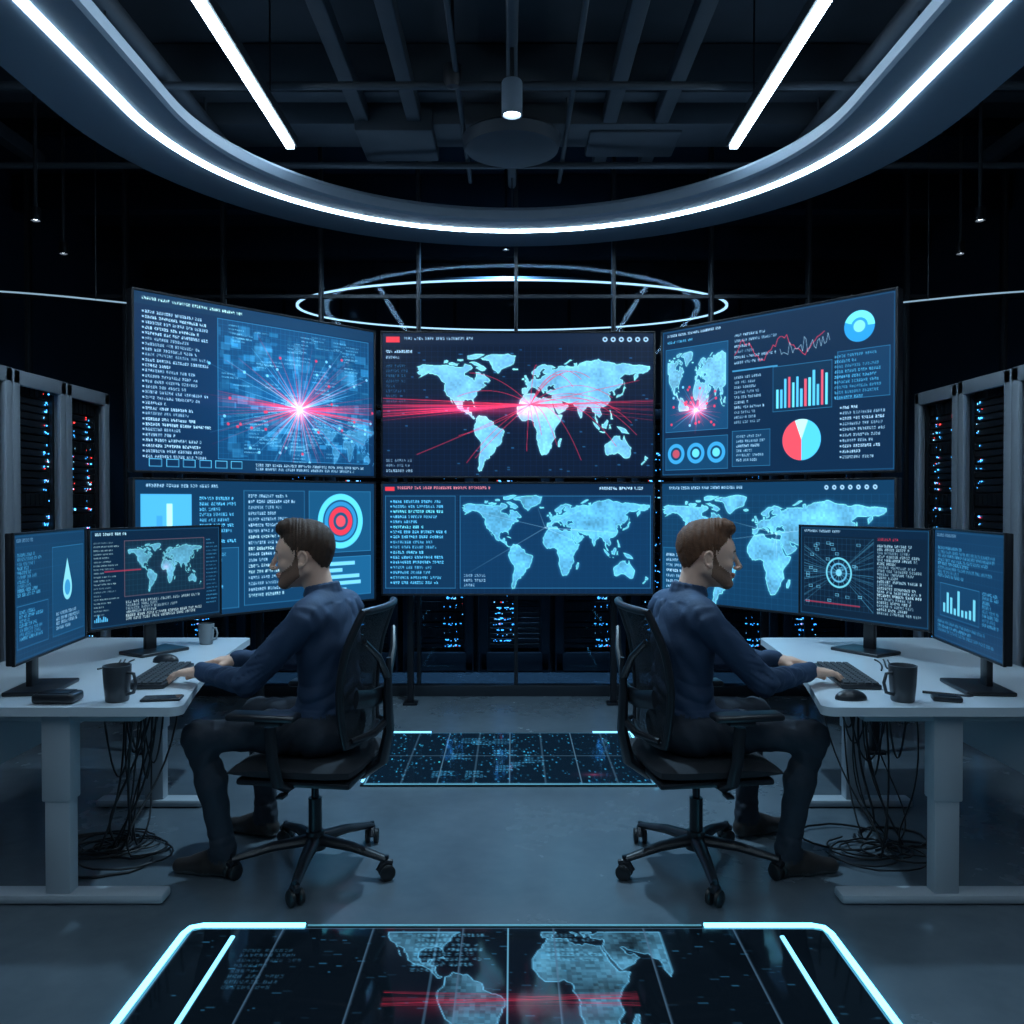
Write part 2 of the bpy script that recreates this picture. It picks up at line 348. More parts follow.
    def out(s,gain=1.12):
        a=np.clip(s.a,0,1)*np.array([.9,1.03,1.12])*gain; a=np.clip(a,0,1); return a.reshape(s.H//2,2,s.W//2,2,3).mean((1,3))
CY=C(110,205,240); WH=C(200,222,235); RD=C(250,55,75)
def star(c,u,v,n,rmax,seed_red=.4,wmax=3):
    for i in range(n):
        an=RNG.uniform(0,2*math.pi); r=rmax*RNG.uniform(.3,1.)
        red=RNG.rand()<seed_red; col=C(250,55,80) if red else C(130,205,240)
        u1=u+r*math.cos(an); v1=v+r*math.sin(an)*c.W/c.H*.75
        u1=min(max(u1,0.01),.99); c.line(u,v,u1,min(max(v1,.03),.97),RNG.uniform(1,wmax),col,.9,.25)
        if RNG.rand()<.3: c.disc(u1,min(max(v1,.03),.97),.01,col,.8)
def make_L1():
    c=Cv(480,300,C(9,34,58))
    c.rect(0,0,1,.07,C(12,40,62)); c.text(.03,.025,.4,1,.05,WH,px=2,fill=1)
    c.text(.03,.1,.28,28,.03,WH,.8,bullets=True,fill=.7)
    c.panel(.3,.08,.97,.92,C(14,58,88),.7); c.grid(.3,.08,.97,.92,34,24,C(60,150,190),.25)
    c.glow(.62,.5,.4,.5,C(20,90,130),.5,1.5)
    for i in range(240):
        u=RNG.uniform(.3,.95);v=RNG.uniform(.09,.9);w=RNG.uniform(.006,.055);h=RNG.uniform(.008,.06)
        c.rect(u,v,min(u+w,.97),min(v+h,.92),np.clip(C(70,165,210)*RNG.uniform(.5,1.3),0,1),RNG.uniform(.1,.4))
    for u,v in ((.42,.18),(.47,.7),(.58,.2),(.8,.25),(.36,.45),(.55,.75),(.78,.45),(.88,.6)):
        for k in range(14): c.rect(u+RNG.uniform(0,.1),v+RNG.uniform(0,.14),u+RNG.uniform(.02,.12),v+RNG.uniform(.01,.15),C(110,200,235),.14)
    for i in range(70):
        u=RNG.uniform(.31,.9);v=RNG.uniform(.1,.88); c.text(u,v,u+.07,RNG.randint(1,4),.022,C(160,225,245),.7,px=1)
    c.map(.72,.66,1.,.95,C(110,190,225),.5)
    star(c,.64,.58,150,.42,.55,2.6)
    for i in range(30): c.line(.64,.58,RNG.choice([.3,.99]),RNG.uniform(.5,.66),1.8,C(255,50,80),.85,.3)
    c.glow(.64,.58,.36,.03,C(255,50,80),.8,3.); c.glow(.64,.58,.07,.11,C(255,60,80),1.2,2.6); c.glow(.64,.58,.012,.02,C(255,200,200),1.3,1.5)
    c.rect(.3,.925,.98,.985,C(14,46,70),1)
    for i in range(6): c.frame(.05+i*.06,.93,.095+i*.06,.975,CY,.8)
    c.text(.45,.94,.95,2,.025,WH,.7)
    return c.out()
def make_C1():
    c=Cv(480,260,C(6,18,36)); c.grid(.0,.09,1,1,44,24,C(40,90,130),.28)
    c.rect(0,0,1,.08,C(14,26,44)); c.rect(.015,.025,.065,.065,C(220,50,60)); c.text(.08,.03,.34,1,.05,WH,px=2,fill=1)
    for i in range(6): c.disc(.82+i*.03,.045,.018,WH,.8,.009)
    c.text(.015,.12,.12,2,.04,WH,.9,px=2); c.text(.015,.22,.1,8,.035,CY,.3)
    for i in range(80):
        u,v=RNG.rand(),RNG.uniform(.1,1); c.rect(u,v,u+.01,v+.008,C(60,130,170),.5)
    c.map(.12,.14,.985,.98,C(140,208,238),.97,tex=.2)
    hub=(.545,.5)
    for i in range(24):
        e=(RNG.uniform(.02,.98),RNG.uniform(.15,.97)); k=RNG.uniform(-.25,.05)
        pts=[(hub[0]+(e[0]-hub[0])*t,hub[1]+(e[1]-hub[1])*t+k*4*t*(1-t)*.6) for t in np.linspace(0,1,14)]
        c.pline(pts,1.6,C(245,45,70),.8)
    for i in range(30):
        c.line(hub[0],hub[1],RNG.choice([0.,0.,1.]),.53+RNG.uniform(-.08,.08),1.6,C(250,45,70),.8,.4)
    c.glow(.3,.53,.36,.05,C(245,30,60),.9,1.8); c.glow(.53,.52,.06,.09,C(255,60,80),1.1,2.5)
    c.text(.015,.88,.12,3,.035,WH,.6)
    return c.out()
def make_R1():
    c=Cv(480,300,C(9,34,56))
    c.text(.03,.03,.3,1,.05,WH,px=2,fill=1); c.text(.03,.075,.2,1,.04,CY,.8)
    c.panel(.02,.13,.33,.7,C(18,66,96),.8); c.map(.03,.16,.32,.56,C(150,218,242),.9,l0=-130,l1=120,t1=-10)
    star(c,.175,.56,80,.15,.85,2); c.glow(.175,.56,.07,.09,C(255,60,80),1.3,2.2); c.glow(.175,.56,.012,.018,C(255,200,200),1.3)
    c.panel(.02,.74,.33,.96,C(16,62,90),.8)
    for i,col in enumerate([C(200,70,80),CY,CY]): c.disc(.075+i*.1,.85,.07,C(60,150,190),.9,.045); c.disc(.075+i*.1,.85,.03,col,.9)
    c.text(.36,.1,.55,6,.035,WH,.85,fill=.7); c.panel(.35,.33,.55,.34,CY,.5); c.text(.36,.37,.5,10,.032,WH,.8,fill=.6)
    c.panel(.35,.72,.52,.95,C(18,60,86),.6); c.text(.37,.75,.5,6,.03,WH,.8)
    pts=[(.36+.38*i/40,.24-.06*math.sin(i*.35)-.04*RNG.rand()) for i in range(41)]; c.pline(pts,2,RD,.9)
    pts=[(.56+.2*i/30,.28-.1*RNG.rand()) for i in range(31)]; c.pline(pts,1.5,C(220,230,235),.7)
    c.panel(.53,.34,.77,.62,C(12,42,64),.8); c.bars(.545,.38,.76,.6,13,[CY,C(90,180,215),C(90,180,215),C(230,80,95)])
    c.disc(.65,.8,.125,C(80,180,228)); c.disc(.65,.8,.125,C(240,70,80),1,0,90,250); c.disc(.65,.8,.125,C(190,225,240),1,0,250,290)
    c.disc(.87,.17,.09,C(40,135,185)); c.disc(.87,.17,.09,C(110,210,250),1,.05,200,360); c.disc(.87,.17,.035,C(150,215,240),.8)
    c.text(.78,.32,.97,9,.03,CY,.7); c.text(.8,.62,.97,10,.032,WH,.85,bullets=True); c.panel(.79,.3,.98,.58,C(30,90,125),.25)
    c.frame(.005,.008,.995,.992,C(60,140,175),.5)
    return c.out()
def make_L2():
    c=Cv(440,210,C(12,46,70)); c.text(.04,.03,.3,1,.05,WH,px=2,fill=1)
    c.panel(.02,.1,.2,.45,C(90,185,222),.8); c.bars(.04,.14,.18,.42,4,[C(190,232,248),C(60,140,185)])
    c.panel(.02,.5,.38,.96,C(18,64,92),.8); c.text(.04,.54,.35,10,.04,CY,.8)
    c.text(.23,.12,.38,9,.04,CY,.8); c.panel(.4,.07,.66,.95,C(14,54,80),.8)
    c.text(.42,.1,.64,18,.045,WH,.9,fill=.6)
    c.panel(.68,.07,.98,.58,C(20,76,106),.8)
    c.disc(.83,.32,.23,C(90,190,228),1,.18); c.disc(.83,.32,.165,C(45,125,165),1,.13); c.disc(.83,.32,.12,C(225,50,65),1,.075); c.disc(.83,.32,.05,C(225,70,80)); 
    c.panel(.68,.62,.98,.95,C(26,90,124),.8); 
    for i in range(5): c.rect(.7,.66+i*.055,.7+RNG.uniform(.1,.26),.69+i*.055,C(140,210,236),.8)
    return c.out()
def make_C2():
    c=Cv(480,200,C(8,32,54)); c.grid(0,.1,1,1,40,18,C(45,100,140),.25)
    c.rect(.01,.03,.045,.065,C(220,50,60)); c.text(.055,.025,.4,1,.05,C(240,120,125),px=2,fill=1); c.text(.8,.03,.97,1,.05,WH,px=2)
    c.panel(.01,.11,.27,.95,C(12,44,68),.8); c.text(.03,.15,.25,17,.046,CY,.95,fill=.7,bullets=True)
    c.panel(.285,.11,.99,.95,C(12,54,84),.6); c.map(.29,.1,.985,.97,C(115,200,232),.95,tex=.25)
    c.text(.3,.82,.4,3,.045,WH,.7)
    for i in range(8): c.line(.6,.4,RNG.uniform(.32,.95),RNG.uniform(.2,.8),1.4,C(215,240,250),.5,.15)
    return c.out()
def make_R2():
    c=Cv(440,210,C(12,48,72)); c.grid(0,.1,1,1,36,18,C(50,115,150),.28)
    c.text(.04,.03,.4,1,.05,WH,px=2,fill=1)
    for i in range(7): c.disc(.75+i*.03,.05,.018,WH,.8,.008)
    c.map(.0,.1,.97,1.02,C(125,205,235),.95,tex=.25); c.panel(.01,.55,.17,.95,C(14,58,84),.9); c.text(.025,.6,.16,7,.045,WH,.8)
    for i in range(5): c.line(.55,.4,RNG.uniform(.1,.95),RNG.uniform(.2,.8),1.4,C(220,245,250),.6,.2)
    return c.out()
def make_M(kind):
    c=Cv(280,175,C(9,34,54)); c.frame(.01,.015,.99,.985,C(60,130,160),.5)
    c.text(.04,.035,.35,1,.05,WH,.9,px=2,fill=1)
    if kind==0:
        c.rect(0,0,1,1,C(20,66,98),.5); c.grid(.0,.1,1,1,24,14,C(60,120,150),.25)
        c.text(.05,.15,.42,10,.035,CY,.6,px=2,fill=.6); c.panel(.5,.13,.97,.9,C(18,66,96),.6); c.panel(.04,.56,.44,.9,C(16,56,84),.8); c.text(.07,.6,.4,7,.035,CY,.7,px=2)
        c.disc(.72,.5,.11,C(140,205,232)); c.poly([(.655,.46),(.72,.24),(.785,.46)],C(140,205,232)); c.disc(.72,.5,.07,C(60,140,178)); c.text(.55,.7,.92,4,.04,WH,.7,px=2)
    elif kind==1:
        c.text(.03,.13,.21,20,.038,C(200,210,200),.85,px=1,fill=.6); c.panel(.24,.12,.86,.7,C(18,42,56),.8,C(190,90,90)); c.grid(.24,.12,.86,.7,20,10,C(60,110,130),.35); c.map(.26,.16,.84,.68,C(130,205,225),.9)
        c.rect(.1,.42,.36,.435,RD,.6); c.text(.25,.74,.85,6,.035,C(215,215,205),.8,px=2); c.text(.88,.14,.98,18,.042,CY,.7,px=1); c.glow(.55,.42,.04,.06,RD,.4)
        for i in range(8): c.rect(.03+i*.012,.93-RNG.uniform(.02,.08),.038+i*.012,.93,CY,.8)
    elif kind==2:
        c.rect(.02,.1,.98,.97,C(10,28,44),.8); c.grid(.04,.12,.6,.9,16,12,C(60,120,150),.5)
        c.disc(.33,.5,.17,C(120,200,225),1,.15); c.disc(.33,.5,.11,C(120,200,225),.8,.09); c.disc(.33,.5,.04,C(150,215,235),.9)
        for k in range(12): c.line(.33,.5,.33+.1*math.cos(k*.5236),.5+.16*math.sin(k*.5236),1.5,C(120,200,225),.8)
        for k in range(20): c.line(.04,.5+RNG.uniform(-.4,.4),.33,.5,1.3,C(110,180,200),.6,.2)
        for k in range(20): c.line(.6,.5+RNG.uniform(-.4,.4),.33,.5,1.3,C(110,180,200),.6,.2)
        for k in range(24): u,v=RNG.uniform(.05,.58),RNG.uniform(.13,.88); c.frame(u,v,u+.03,v+.03,C(130,200,220),.7)
        c.text(.63,.17,.96,20,.037,C(195,215,218),.85,px=2,fill=.7); c.rect(.05,.84,.5,.855,RD,.6); c.text(.63,.1,.8,1,.05,RD,.9,px=2)
    else:
        c.rect(0,0,1,1,C(18,60,92),.5); c.grid(.0,.1,1,1,24,14,C(60,120,150),.25)
        c.text(.06,.15,.9,8,.036,CY,.65,px=2); c.panel(.1,.48,.68,.78,C(16,56,84),.8); c.bars(.15,.52,.65,.74,9,[C(120,200,232)]); c.text(.06,.82,.9,3,.04,CY,.6,px=2); c.text(.72,.48,.95,8,.036,CY,.6,px=2)
    return c.out()
def make_floor(kind):
    if kind==0:
        c=Cv(560,360,C(3,8,13))
        c.map(.3,.02,.74,.6,C(120,190,215),.75,l0=-130,l1=80,t0=42,t1=-56,tex=.5)
        for i in range(16): c.line(.33,.3+RNG.uniform(-.03,.03),.68,.3+RNG.uniform(-.03,.03),1.5,C(220,40,60),.4)
        c.text(.36,.03,.47,8,.022,C(110,180,205),.7); c.text(.56,.03,.66,6,.022,C(110,180,205),.6); c.text(.1,.1,.2,8,.022,C(80,140,165),.4)
        for i in range(520):
            u,v=RNG.rand(2); c.rect(u,v,u+RNG.uniform(.002,.014),v+.004,C(60,130,160),RNG.uniform(.1,.6))
        c.grid(0,0,1,1,7,2,C(75,95,110),.8,3); c.rect(.5,0,.502,1,C(130,190,210),.8); c.rect(.39,.0,.392,.5,C(110,160,185),.7)
    else:
        c=Cv(300,200,C(6,22,33))
        for i in range(620):
            u,v=RNG.rand(2); k=RNG.uniform(.003,.03); c.rect(u,v,u+.004,v+k,np.clip(C(70,190,235)*RNG.uniform(.5,1.2),0,1),RNG.uniform(.2,.9))
        for i in range(10):
            u,v=RNG.uniform(.05,.9),RNG.uniform(.1,.85); c.text(u,v,u+.1,4,.03,C(90,180,215),.6)
        c.glow(.8,.85,.05,.04,RD,.5)
        c.grid(0,0,1,1,8,2,C(95,120,135),.8,2); c.frame(0,0,1,1,C(120,170,190),.9,3)
    return c.out()

MD=display_mat('display_emission',1.32); MDM=display_mat('desk_display_emission',1.); MDF=display_mat('floor_display_glass',1.,.06,.6)
def grid_display(name,TLc,U,V,img,m,parent):
    H,W=img.shape[:2]; TLc=np.array(TLc,float);U=np.array(U,float);V=np.array(V,float)
    uu=np.linspace(0,1,W)[None,:,None]; vv=np.linspace(0,1,H)[:,None,None]
    co=(TLc+U*uu+V*vv).reshape(-1,3)
    i=np.arange(H-1)[:,None]*W+np.arange(W-1)[None]; i=i.ravel(); q=np.stack([i,i+W,i+W+1,i+1],1)
    me=np_mesh(name,co,q,None,False)
    at=me.color_attributes.new('Col','BYTE_COLOR','POINT'); rgba=np.ones((H*W,4),np.float32); rgba[:,:3]=img.reshape(-1,3)
    at.data.foreach_set('color_srgb',rgba.ravel()); me.materials.append(m)
    return obj(name,me,parent)

# ------------------------------------------------------------ camera
F=850.
cam=bpy.data.cameras.new('camera'); co_=obj('camera',cam,None,(0,0,1.45))
cam.sensor_width=36; cam.lens=36*F/1024; cam.clip_start=.05
co_.rotation_euler=(math.radians(90)-math.atan(12/F),0,0); scene.camera=co_

# ------------------------------------------------------------ room
XW=4.3; YB=10.8; YF=-2.4; ZC=4.25
def concrete():
    m,nt,p=_nt('polished_concrete'); tc=nt.nodes.new('ShaderNodeTexCoord')
    n=nt.nodes.new('ShaderNodeTexNoise'); n.inputs['Scale'].default_value=1.3; n.inputs['Detail'].default_value=7; n.inputs['Roughness'].default_value=.55
    n2=nt.nodes.new('ShaderNodeTexNoise'); n2.inputs['Scale'].default_value=14; n2.inputs['Detail'].default_value=6
    nt.links.new(tc.outputs['Object'],n.inputs['Vector']); nt.links.new(tc.outputs['Object'],n2.inputs['Vector'])
    a=nt.nodes.new('ShaderNodeMath'); a.operation='MULTIPLY_ADD'; a.inputs[1].default_value=.3
    nt.links.new(n2.outputs['Fac'],a.inputs[0]); nt.links.new(n.outputs['Fac'],a.inputs[2])
    r=nt.nodes.new('ShaderNodeValToRGB'); r.color_ramp.elements[0].position=.3; r.color_ramp.elements[0].color=(.066,.086,.104,1)
    r.color_ramp.elements[1].position=1.; r.color_ramp.elements[1].color=(.145,.18,.21,1)
    nt.links.new(a.outputs[0],r.inputs[0]); nt.links.new(r.outputs[0],p.inputs['Base Color'])
    mr=nt.nodes.new('ShaderNodeMapRange'); mr.inputs['From Min'].default_value=.4; mr.inputs['From Max'].default_value=.9; mr.inputs['To Min'].default_value=.2; mr.inputs['To Max'].default_value=.3
    nt.links.new(a.outputs[0],mr.inputs['Value']); nt.links.new(mr.outputs[0],p.inputs['Roughness'])
    p.inputs['Specular IOR Level'].default_value=.7
    b=nt.nodes.new('ShaderNodeBump'); b.inputs['Strength'].default_value=.06; b.inputs['Distance'].default_value=.004
    nt.links.new(n2.outputs['Fac'],b.inputs['Height']); nt.links.new(b.outputs['Normal'],p.inputs['Normal'])
    return m
MC=concrete()
MW=mat('dark_wall_panel',(.07,.09,.115),.4,noise=.2,nscale=3)
MCe=mat('dark_ceiling_paint',(.04,.05,.064),.8,noise=.25,nscale=4)
MB=mat('ceiling_beam_steel',(.055,.068,.085),.6,.2,noise=.2,nscale=6)
MMull=mat('mullion_aluminium',(.035,.042,.052),.35,.6)
def slab(name,c,s,m):
    b=B(); b.box(c,s,m); return b.build(name,smooth=False)
slab('floor',(0,(YB+YF)/2,-.05),(XW*2+.2,YB-YF+.2,.1),MC)
slab('ceiling',(0,(YB+YF)/2,ZC+.05),(XW*2+.2,YB-YF+.2,.1),MCe)
slab('wall_left',(-XW-.05,(YB+YF)/2,ZC/2),(.1,YB-YF,ZC),MW)
slab('wall_right',(XW+.05,(YB+YF)/2,ZC/2),(.1,YB-YF,ZC),MW)
slab('wall_back',(0,YB+.05,ZC/2),(XW*2,.1,ZC),MW)
slab('wall_front',(0,YF-.05,ZC/2),(XW*2,.1,ZC),MW)
GY=6.3
MG=glass_mat('partition_glass',(.7,.8,.88))
b=B(); b.box((0,GY,ZC/2),(XW*2,.012,ZC-.02),MG); gl=b.build('window_1',smooth=False)
b=B()
for i in range(-5,6):
    b.box((i*.72+.03,GY-.0,ZC/2),(.028,.07,ZC),MMull,bev=.004)
b.box((0,GY,.04),(XW*2,.09,.08),MMull,bev=.004); b.box((0,GY,ZC-.06),(XW*2,.09,.1),MMull); b.box((0,GY,2.95),(XW*2,.04,.025),MMull)
b.build('trim_1',smooth=False)
for sgn,nm in ((-1,'trim_2'),(1,'trim_3')):
    b=B()
    for k in range(12): b.box((sgn*(XW-.015),YF+.4+k*.78,ZC/2),(.03,.04,ZC-.01),MMull)
    b.box((sgn*(XW-.02),(GY+YF)/2,2.6),(.04,GY-YF-.1,.05),MMull); b.build(nm,smooth=False)
b=B()
for k in range(11): b.box((-3.6+k*.72,YB-.015,ZC/2),(.04,.03,ZC-.01),MMull)
b.build('trim_4',smooth=False)
b=B()
for y in (1.2,2.6,4.0,5.3): b.box((0,y,ZC-.16),(XW*2-.02,.14,.3),MB,bev=.01)
for y in (7.4,8.8,10.1): b.box((0,y,ZC-.16),(XW*2-.02,.14,.3),MB,bev=.01)
for x in (-3.4,-2.5,-.95,-.62,.62,.95,2.5,3.4): b.box((x,1.9,ZC-.36),(.09,8.5,.1),MB,bev=.01)
b.build('ceiling_beam_frame')
b=B()
for x,r,z in ((0,.03,3.72),(-1.9,.05,3.78),(1.9,.05,3.78),(-.3,.015,3.74),(.34,.015,3.74),(-2.1,.03,3.76),(2.2,.03,3.76)):
    b.cyl((x,-2.,z),(x,6.15,z),r,r,MB,14)
    for y in (-.5,1.2,2.6,4,5.3): b.cyl((x,y,z),(x,y,ZC-.3),.008,.008,MB,6)
for y in (5.75,4.65): b.cyl((-3.9,y,3.7),(3.9,y,3.7),.022,.022,MB,14)
b.build('ceiling_pipe_run')
b=B(); b.box((-.75,5.65,3.9),(.5,.5,.24),MB,bev=.02); b.box((.8,5.7,3.92),(.6,.4,.22),MB,bev=.02); b.box((0,5.6,3.93),(5.,.36,.2),MB,bev=.015); b.build('ventilation_duct')
b=B(); b.lathe([(.0,.1),(.3,.1),(.31,.085),(.29,.02),(.22,0),(0,0)],(0,5.35,3.62),MB,36); b.cyl((0,5.35,3.7),(0,5.35,4.2),.03,.03,MB); b.build('ceiling_air_diffuser')

# ring light
MR=mat('light_ring_shell',(.2,.26,.33),.5,noise=.04)
MRD=mat('light_ring_shell_dark',(.03,.038,.048),.5)
LEDW=emis('led_diffuser',(.56,.8,1.),22.)
LEDP=emis('led_diffuser_pendant',(.62,.83,1.),24.)
UPFILL=emis('added_ceiling_fill',(.4,.68,1.),2.)  # added glow, unseen on top of the ring, to brighten the ceiling
def stadium(off,cy=4.05,cy2=.6,R=1.82,n=64,n2=64):
    r=R+off; pts=[]
    for i in range(n+1):
        a=math.pi*i/n; pts.append((r*math.cos(a),cy+r*math.sin(a)))
    for i in range(n2+1):
        a=math.pi+math.pi*i/n2; pts.append((r*math.cos(a),cy2+r*math.sin(a)))
    return pts
def ring_sweep(b,prof,m,pathf):
    rings=[[(x,y,z) for x,y in pathf(o)] for o,z in prof]; N=len(rings[0]); P=len(prof)
    vs=[rings[j][i] for i in range(N) for j in range(P)]; fs=[]
    for i in range(N):
        k=(i+1)%N
        for j in range(P): l=(j+1)%P; fs.append([i*P+j,i*P+l,k*P+l,k*P+j])
    b.add(vs,fs,m)
ZR=3.3
b=B()
ring_sweep(b,[(-.19,ZR),(-.03,ZR),(-.03,ZR+.01),(.03,ZR+.01),(.03,ZR),(.36,ZR),(.38,ZR+.02),(.38,ZR+.07),(.34,ZR+.1),(-.17,ZR+.1),(-.205,ZR+.07),(-.205,ZR+.015)],MR,stadium)
ring_sweep(b,[(-.019,ZR-.008),(.019,ZR-.008),(.019,ZR+.009),(-.019,ZR+.009)],LEDW,stadium)
ring_sweep(b,[(.04,ZR+.101),(.14,ZR+.101),(.14,ZR+.108),(.04,ZR+.108)],UPFILL,stadium)
for x,y in ((-1.9,1.2),(-1.9,4.0),(1.9,1.2),(1.9,4.0),(0,5.95)): b.cyl((x,y,ZR+.09),(x,y,ZC-.02),.006,.006,MMull,6)
b.build('ring_reflection_arc')
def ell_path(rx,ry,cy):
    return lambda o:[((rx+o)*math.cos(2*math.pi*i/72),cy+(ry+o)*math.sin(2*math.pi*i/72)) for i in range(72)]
b=B(); L2=emis('ring_reflection_glow',(.6,.84,1.),1.9)  # glowing hoop behind the glass, stands in for the ring's reflection arcs
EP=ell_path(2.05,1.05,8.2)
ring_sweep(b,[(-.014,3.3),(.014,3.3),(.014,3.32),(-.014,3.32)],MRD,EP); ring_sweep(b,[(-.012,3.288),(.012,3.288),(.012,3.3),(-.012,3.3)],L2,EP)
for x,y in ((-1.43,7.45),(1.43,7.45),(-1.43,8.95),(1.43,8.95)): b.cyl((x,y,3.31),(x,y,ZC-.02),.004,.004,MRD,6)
b.build('ring_reflection_arc')
for sx in (-1,1):
    b=B(); b.box((sx*1.3,2.17,3.56),(.075,5.75,.06),MRD,bev=.006)
    b.box((sx*1.3,2.17,3.522),(.045,5.7,.02),LEDP)
    for y in (0,2.4,4.6): b.cyl((sx*1.3,y,3.58),(sx*1.3,y,ZC-.02),.005,.005,MMull,6)
    b.build('linear_pendant_light')
MSP=emis('spot_lens',(.75,.9,1.),10.)
def spot(x,y,z,r=.05,h=.16,zt=ZC,m=None):
    m=m or M['blackm']
    b=B(); b.lathe([(0,h),(r*.9,h),(r,h-.01),(r,0),(r*.86,0),(r*.84,.02),(0,.02)],(x,y,z),m,24)
    b.lathe([(0,.012),(r*.8,.012),(r*.8,.018),(0,.018)],(x,y,z),MSP,24)
    b.cyl((x,y,z+h-.01),(x,y,zt),.012,.012,MMull,8); return b.build('ceiling_spotlight')
spot(0,4.25,3.36,.052,.17,3.72,MR)
def lamp(name,typ,loc,energy,col,size=.1,rot=(0,0,0),ang=90,blend=.6):
    l=bpy.data.lights.new(name,typ); l.energy=energy; l.color=col
    if typ=='SPOT': l.spot_size=math.radians(ang); l.spot_blend=blend
    l.shadow_soft_size=size
    o=obj(name,l,None,loc); o.rotation_euler=rot; return o
lamp('added_back_room_lamp','SPOT',(0,4.25,3.33),330,(.46,.76,1.),.04,ang=100,blend=1.)
for x,y in ((-3.1,5.9),(-2.9,5.2),(3.1,5.9),(2.85,5.2),(-.05,7.0)):
    spot(x,y,3.15 if y<6 else 3.5,.03,.08)
lamp('added_back_room_lamp','SPOT',(-.05,7.0,3.48),420,(.3,.62,1.),.03,ang=165,blend=.8)  # added fill light that lifts the dark room behind the glass
b=B(); b.lathe([(0,.1),(.05,.1),(.05,.03),(.035,-.01),(0,-.02)],(-.32,4.6,3.68),M['black'],20); b.cyl((-.32,4.6,3.77),(-.32,4.6,ZC),.01,.01,M['black'],8); b.build('dome_security_camera')
LS=emis('reflection_line_glow',(.5,.78,1.),.5)  # glowing tubes stand in for faint reflected light lines, not real strips
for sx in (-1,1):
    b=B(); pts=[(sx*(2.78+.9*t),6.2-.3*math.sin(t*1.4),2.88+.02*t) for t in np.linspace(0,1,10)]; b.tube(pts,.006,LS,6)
    b.tube([(p[0],p[1]+.012,p[2]) for p in pts],.012,MMull,6); b.cyl((pts[-1][0],pts[-1][1],pts[-1][2]),(pts[-1][0],pts[-1][1],ZC),.006,.006,MMull,6); b.cyl((pts[2][0],pts[2][1],pts[2][2]),(pts[2][0],pts[2][1],ZC),.006,.006,MMull,6); b.build('wall_reflection_line')

# ------------------------------------------------------------ video wall
def scr(name,p0,p1,z0,z1,img,bez=.014,depth=.06,m=MD):
    p0=np.array(p0,float);p1=np.array(p1,float); d=p1-p0; W=np.linalg.norm(d); d/=W; n=np.array([d[1],-d[0]])
    R=Matrix.Rotation(math.atan2(d[1],d[0]),3,'Z'); e=empty(name)
    c=(p0+p1)/2; b=B(); H=z1-z0; zc=(z0+z1)/2
    cc=c-n*(depth/2+.002); b.box((cc[0],cc[1],zc),(W-.004,depth,H-.004),M['black'],R,bev=.004)
    for s_,(w,h) in (((0,(H-bez)/2),(W-.004,bez)),((0,-(H-bez)/2),(W-.004,bez)),(((W-bez)/2-.002,0),(bez,H-.004)),((-(W-bez)/2+.002,0),(bez,H-.004))):
        q=c+d*s_[0]+n*.002; b.box((q[0],q[1],zc+s_[1]),(w,.012,h),M['black'],R,bev=.002)
    q=c-n*(depth+.02); b.box((q[0],q[1],zc),(W*.5,.04,H*.5),M['blackm'],R,bev=.004)
    b.build('bezel',parent=e)
    a=p0+d*bez+n*.002
    grid_display('display',(a[0],a[1],z1-bez),(d[0]*(W-2*bez),d[1]*(W-2*bez),0),(0,0,-(H-2*bez)),img,m,e)
    return e
YI=5.86; YO=4.64
CL,CR=-.905,.988; LI,RI=-.938,1.022; LO,RO=-2.075,2.105
cents=[((CL,YI),(CR,YI),1.60,2.61,make_C1),((CL,YI),(CR,YI),.79,1.575,make_C2),
((LO,YO),(LI,YI-.012),1.60,2.61,make_L1),((LO,YO),(LI,YI-.012),.76,1.575,make_L2),
((RI,YI-.012),(RO,YO),1.60,2.61,make_R1),((RI,YI-.012),(RO,YO),.76,1.575,make_R2)]
for p0,p1,z0,z1,f in cents: scr('video_wall_screen',p0,p1,z0,z1,f())
b=B()
for sx in (-1,1):
    for x,y in ((sx*.72,6.02),(sx*1.6,5.38),(sx*2.08,4.86)):
        b.box((x,y,1.28),(.045,.045,2.56),M['blackm'],bev=.004); b.box((x,y,.008),(.1,.1,.016),M['blackm'],bev=.004)
for z in (1.1,2.1):
    b.tube([(-2.08,4.86,z),(-.93,6.0,z),(.93,6.0,z),(2.08,4.86,z)],.02,M['blackm'],8)
b.build('video_wall_stand')

# ------------------------------------------------------------ floor displays
STR=emis('floor_led_strip',(.14,.64,1.),5.); STR2=emis('floor_led_strip_dim',(.2,.66,1.),2.2); STR3=emis('floor_led_strip_faint',(.15,.5,.65),.35)
def floor_panel(x0,x1,y0,y1,img,strips,inner,faint=()):
    e=empty('floor_display_panel')
    b=B(); b.box(((x0+x1)/2,(y0+y1)/2,.004),(x1-x0+.04,y1-y0+.04,.008),M['blackm'],bev=.002)
    b.build('panel_frame',parent=e)
    grid_display('display',(x0,y1,.0095),(x1-x0,0,0),(0,y0-y1,0),img,MDF,e)
    b=B()
    for st in strips: b.tube([(x,y,.012) for x,y in st],.012,STR,8,flat=(1,.5))
    for st in inner: b.tube([(x,y,.012) for x,y in st],.008,STR2,8,flat=(1,.5))
    for st in faint: b.tube([(x,y,.012) for x,y in st],.005,STR3,8,flat=(1,.5))
    b.build('light_strip',parent=e)
floor_panel(-1.07,1.04,1.5,2.84,make_floor(0),
 [[(-1.09,1.5),(-1.09,2.8),(-1.08,2.84),(-1.045,2.855),(-.70,2.855)],[(1.06,1.5),(1.06,2.8),(1.05,2.84),(1.015,2.855),(.65,2.855)]],
 [[(-.92,2.3),(-.92,2.78)],[(.89,2.3),(.89,2.78)]],[[(-.69,2.855),(.64,2.855)]])
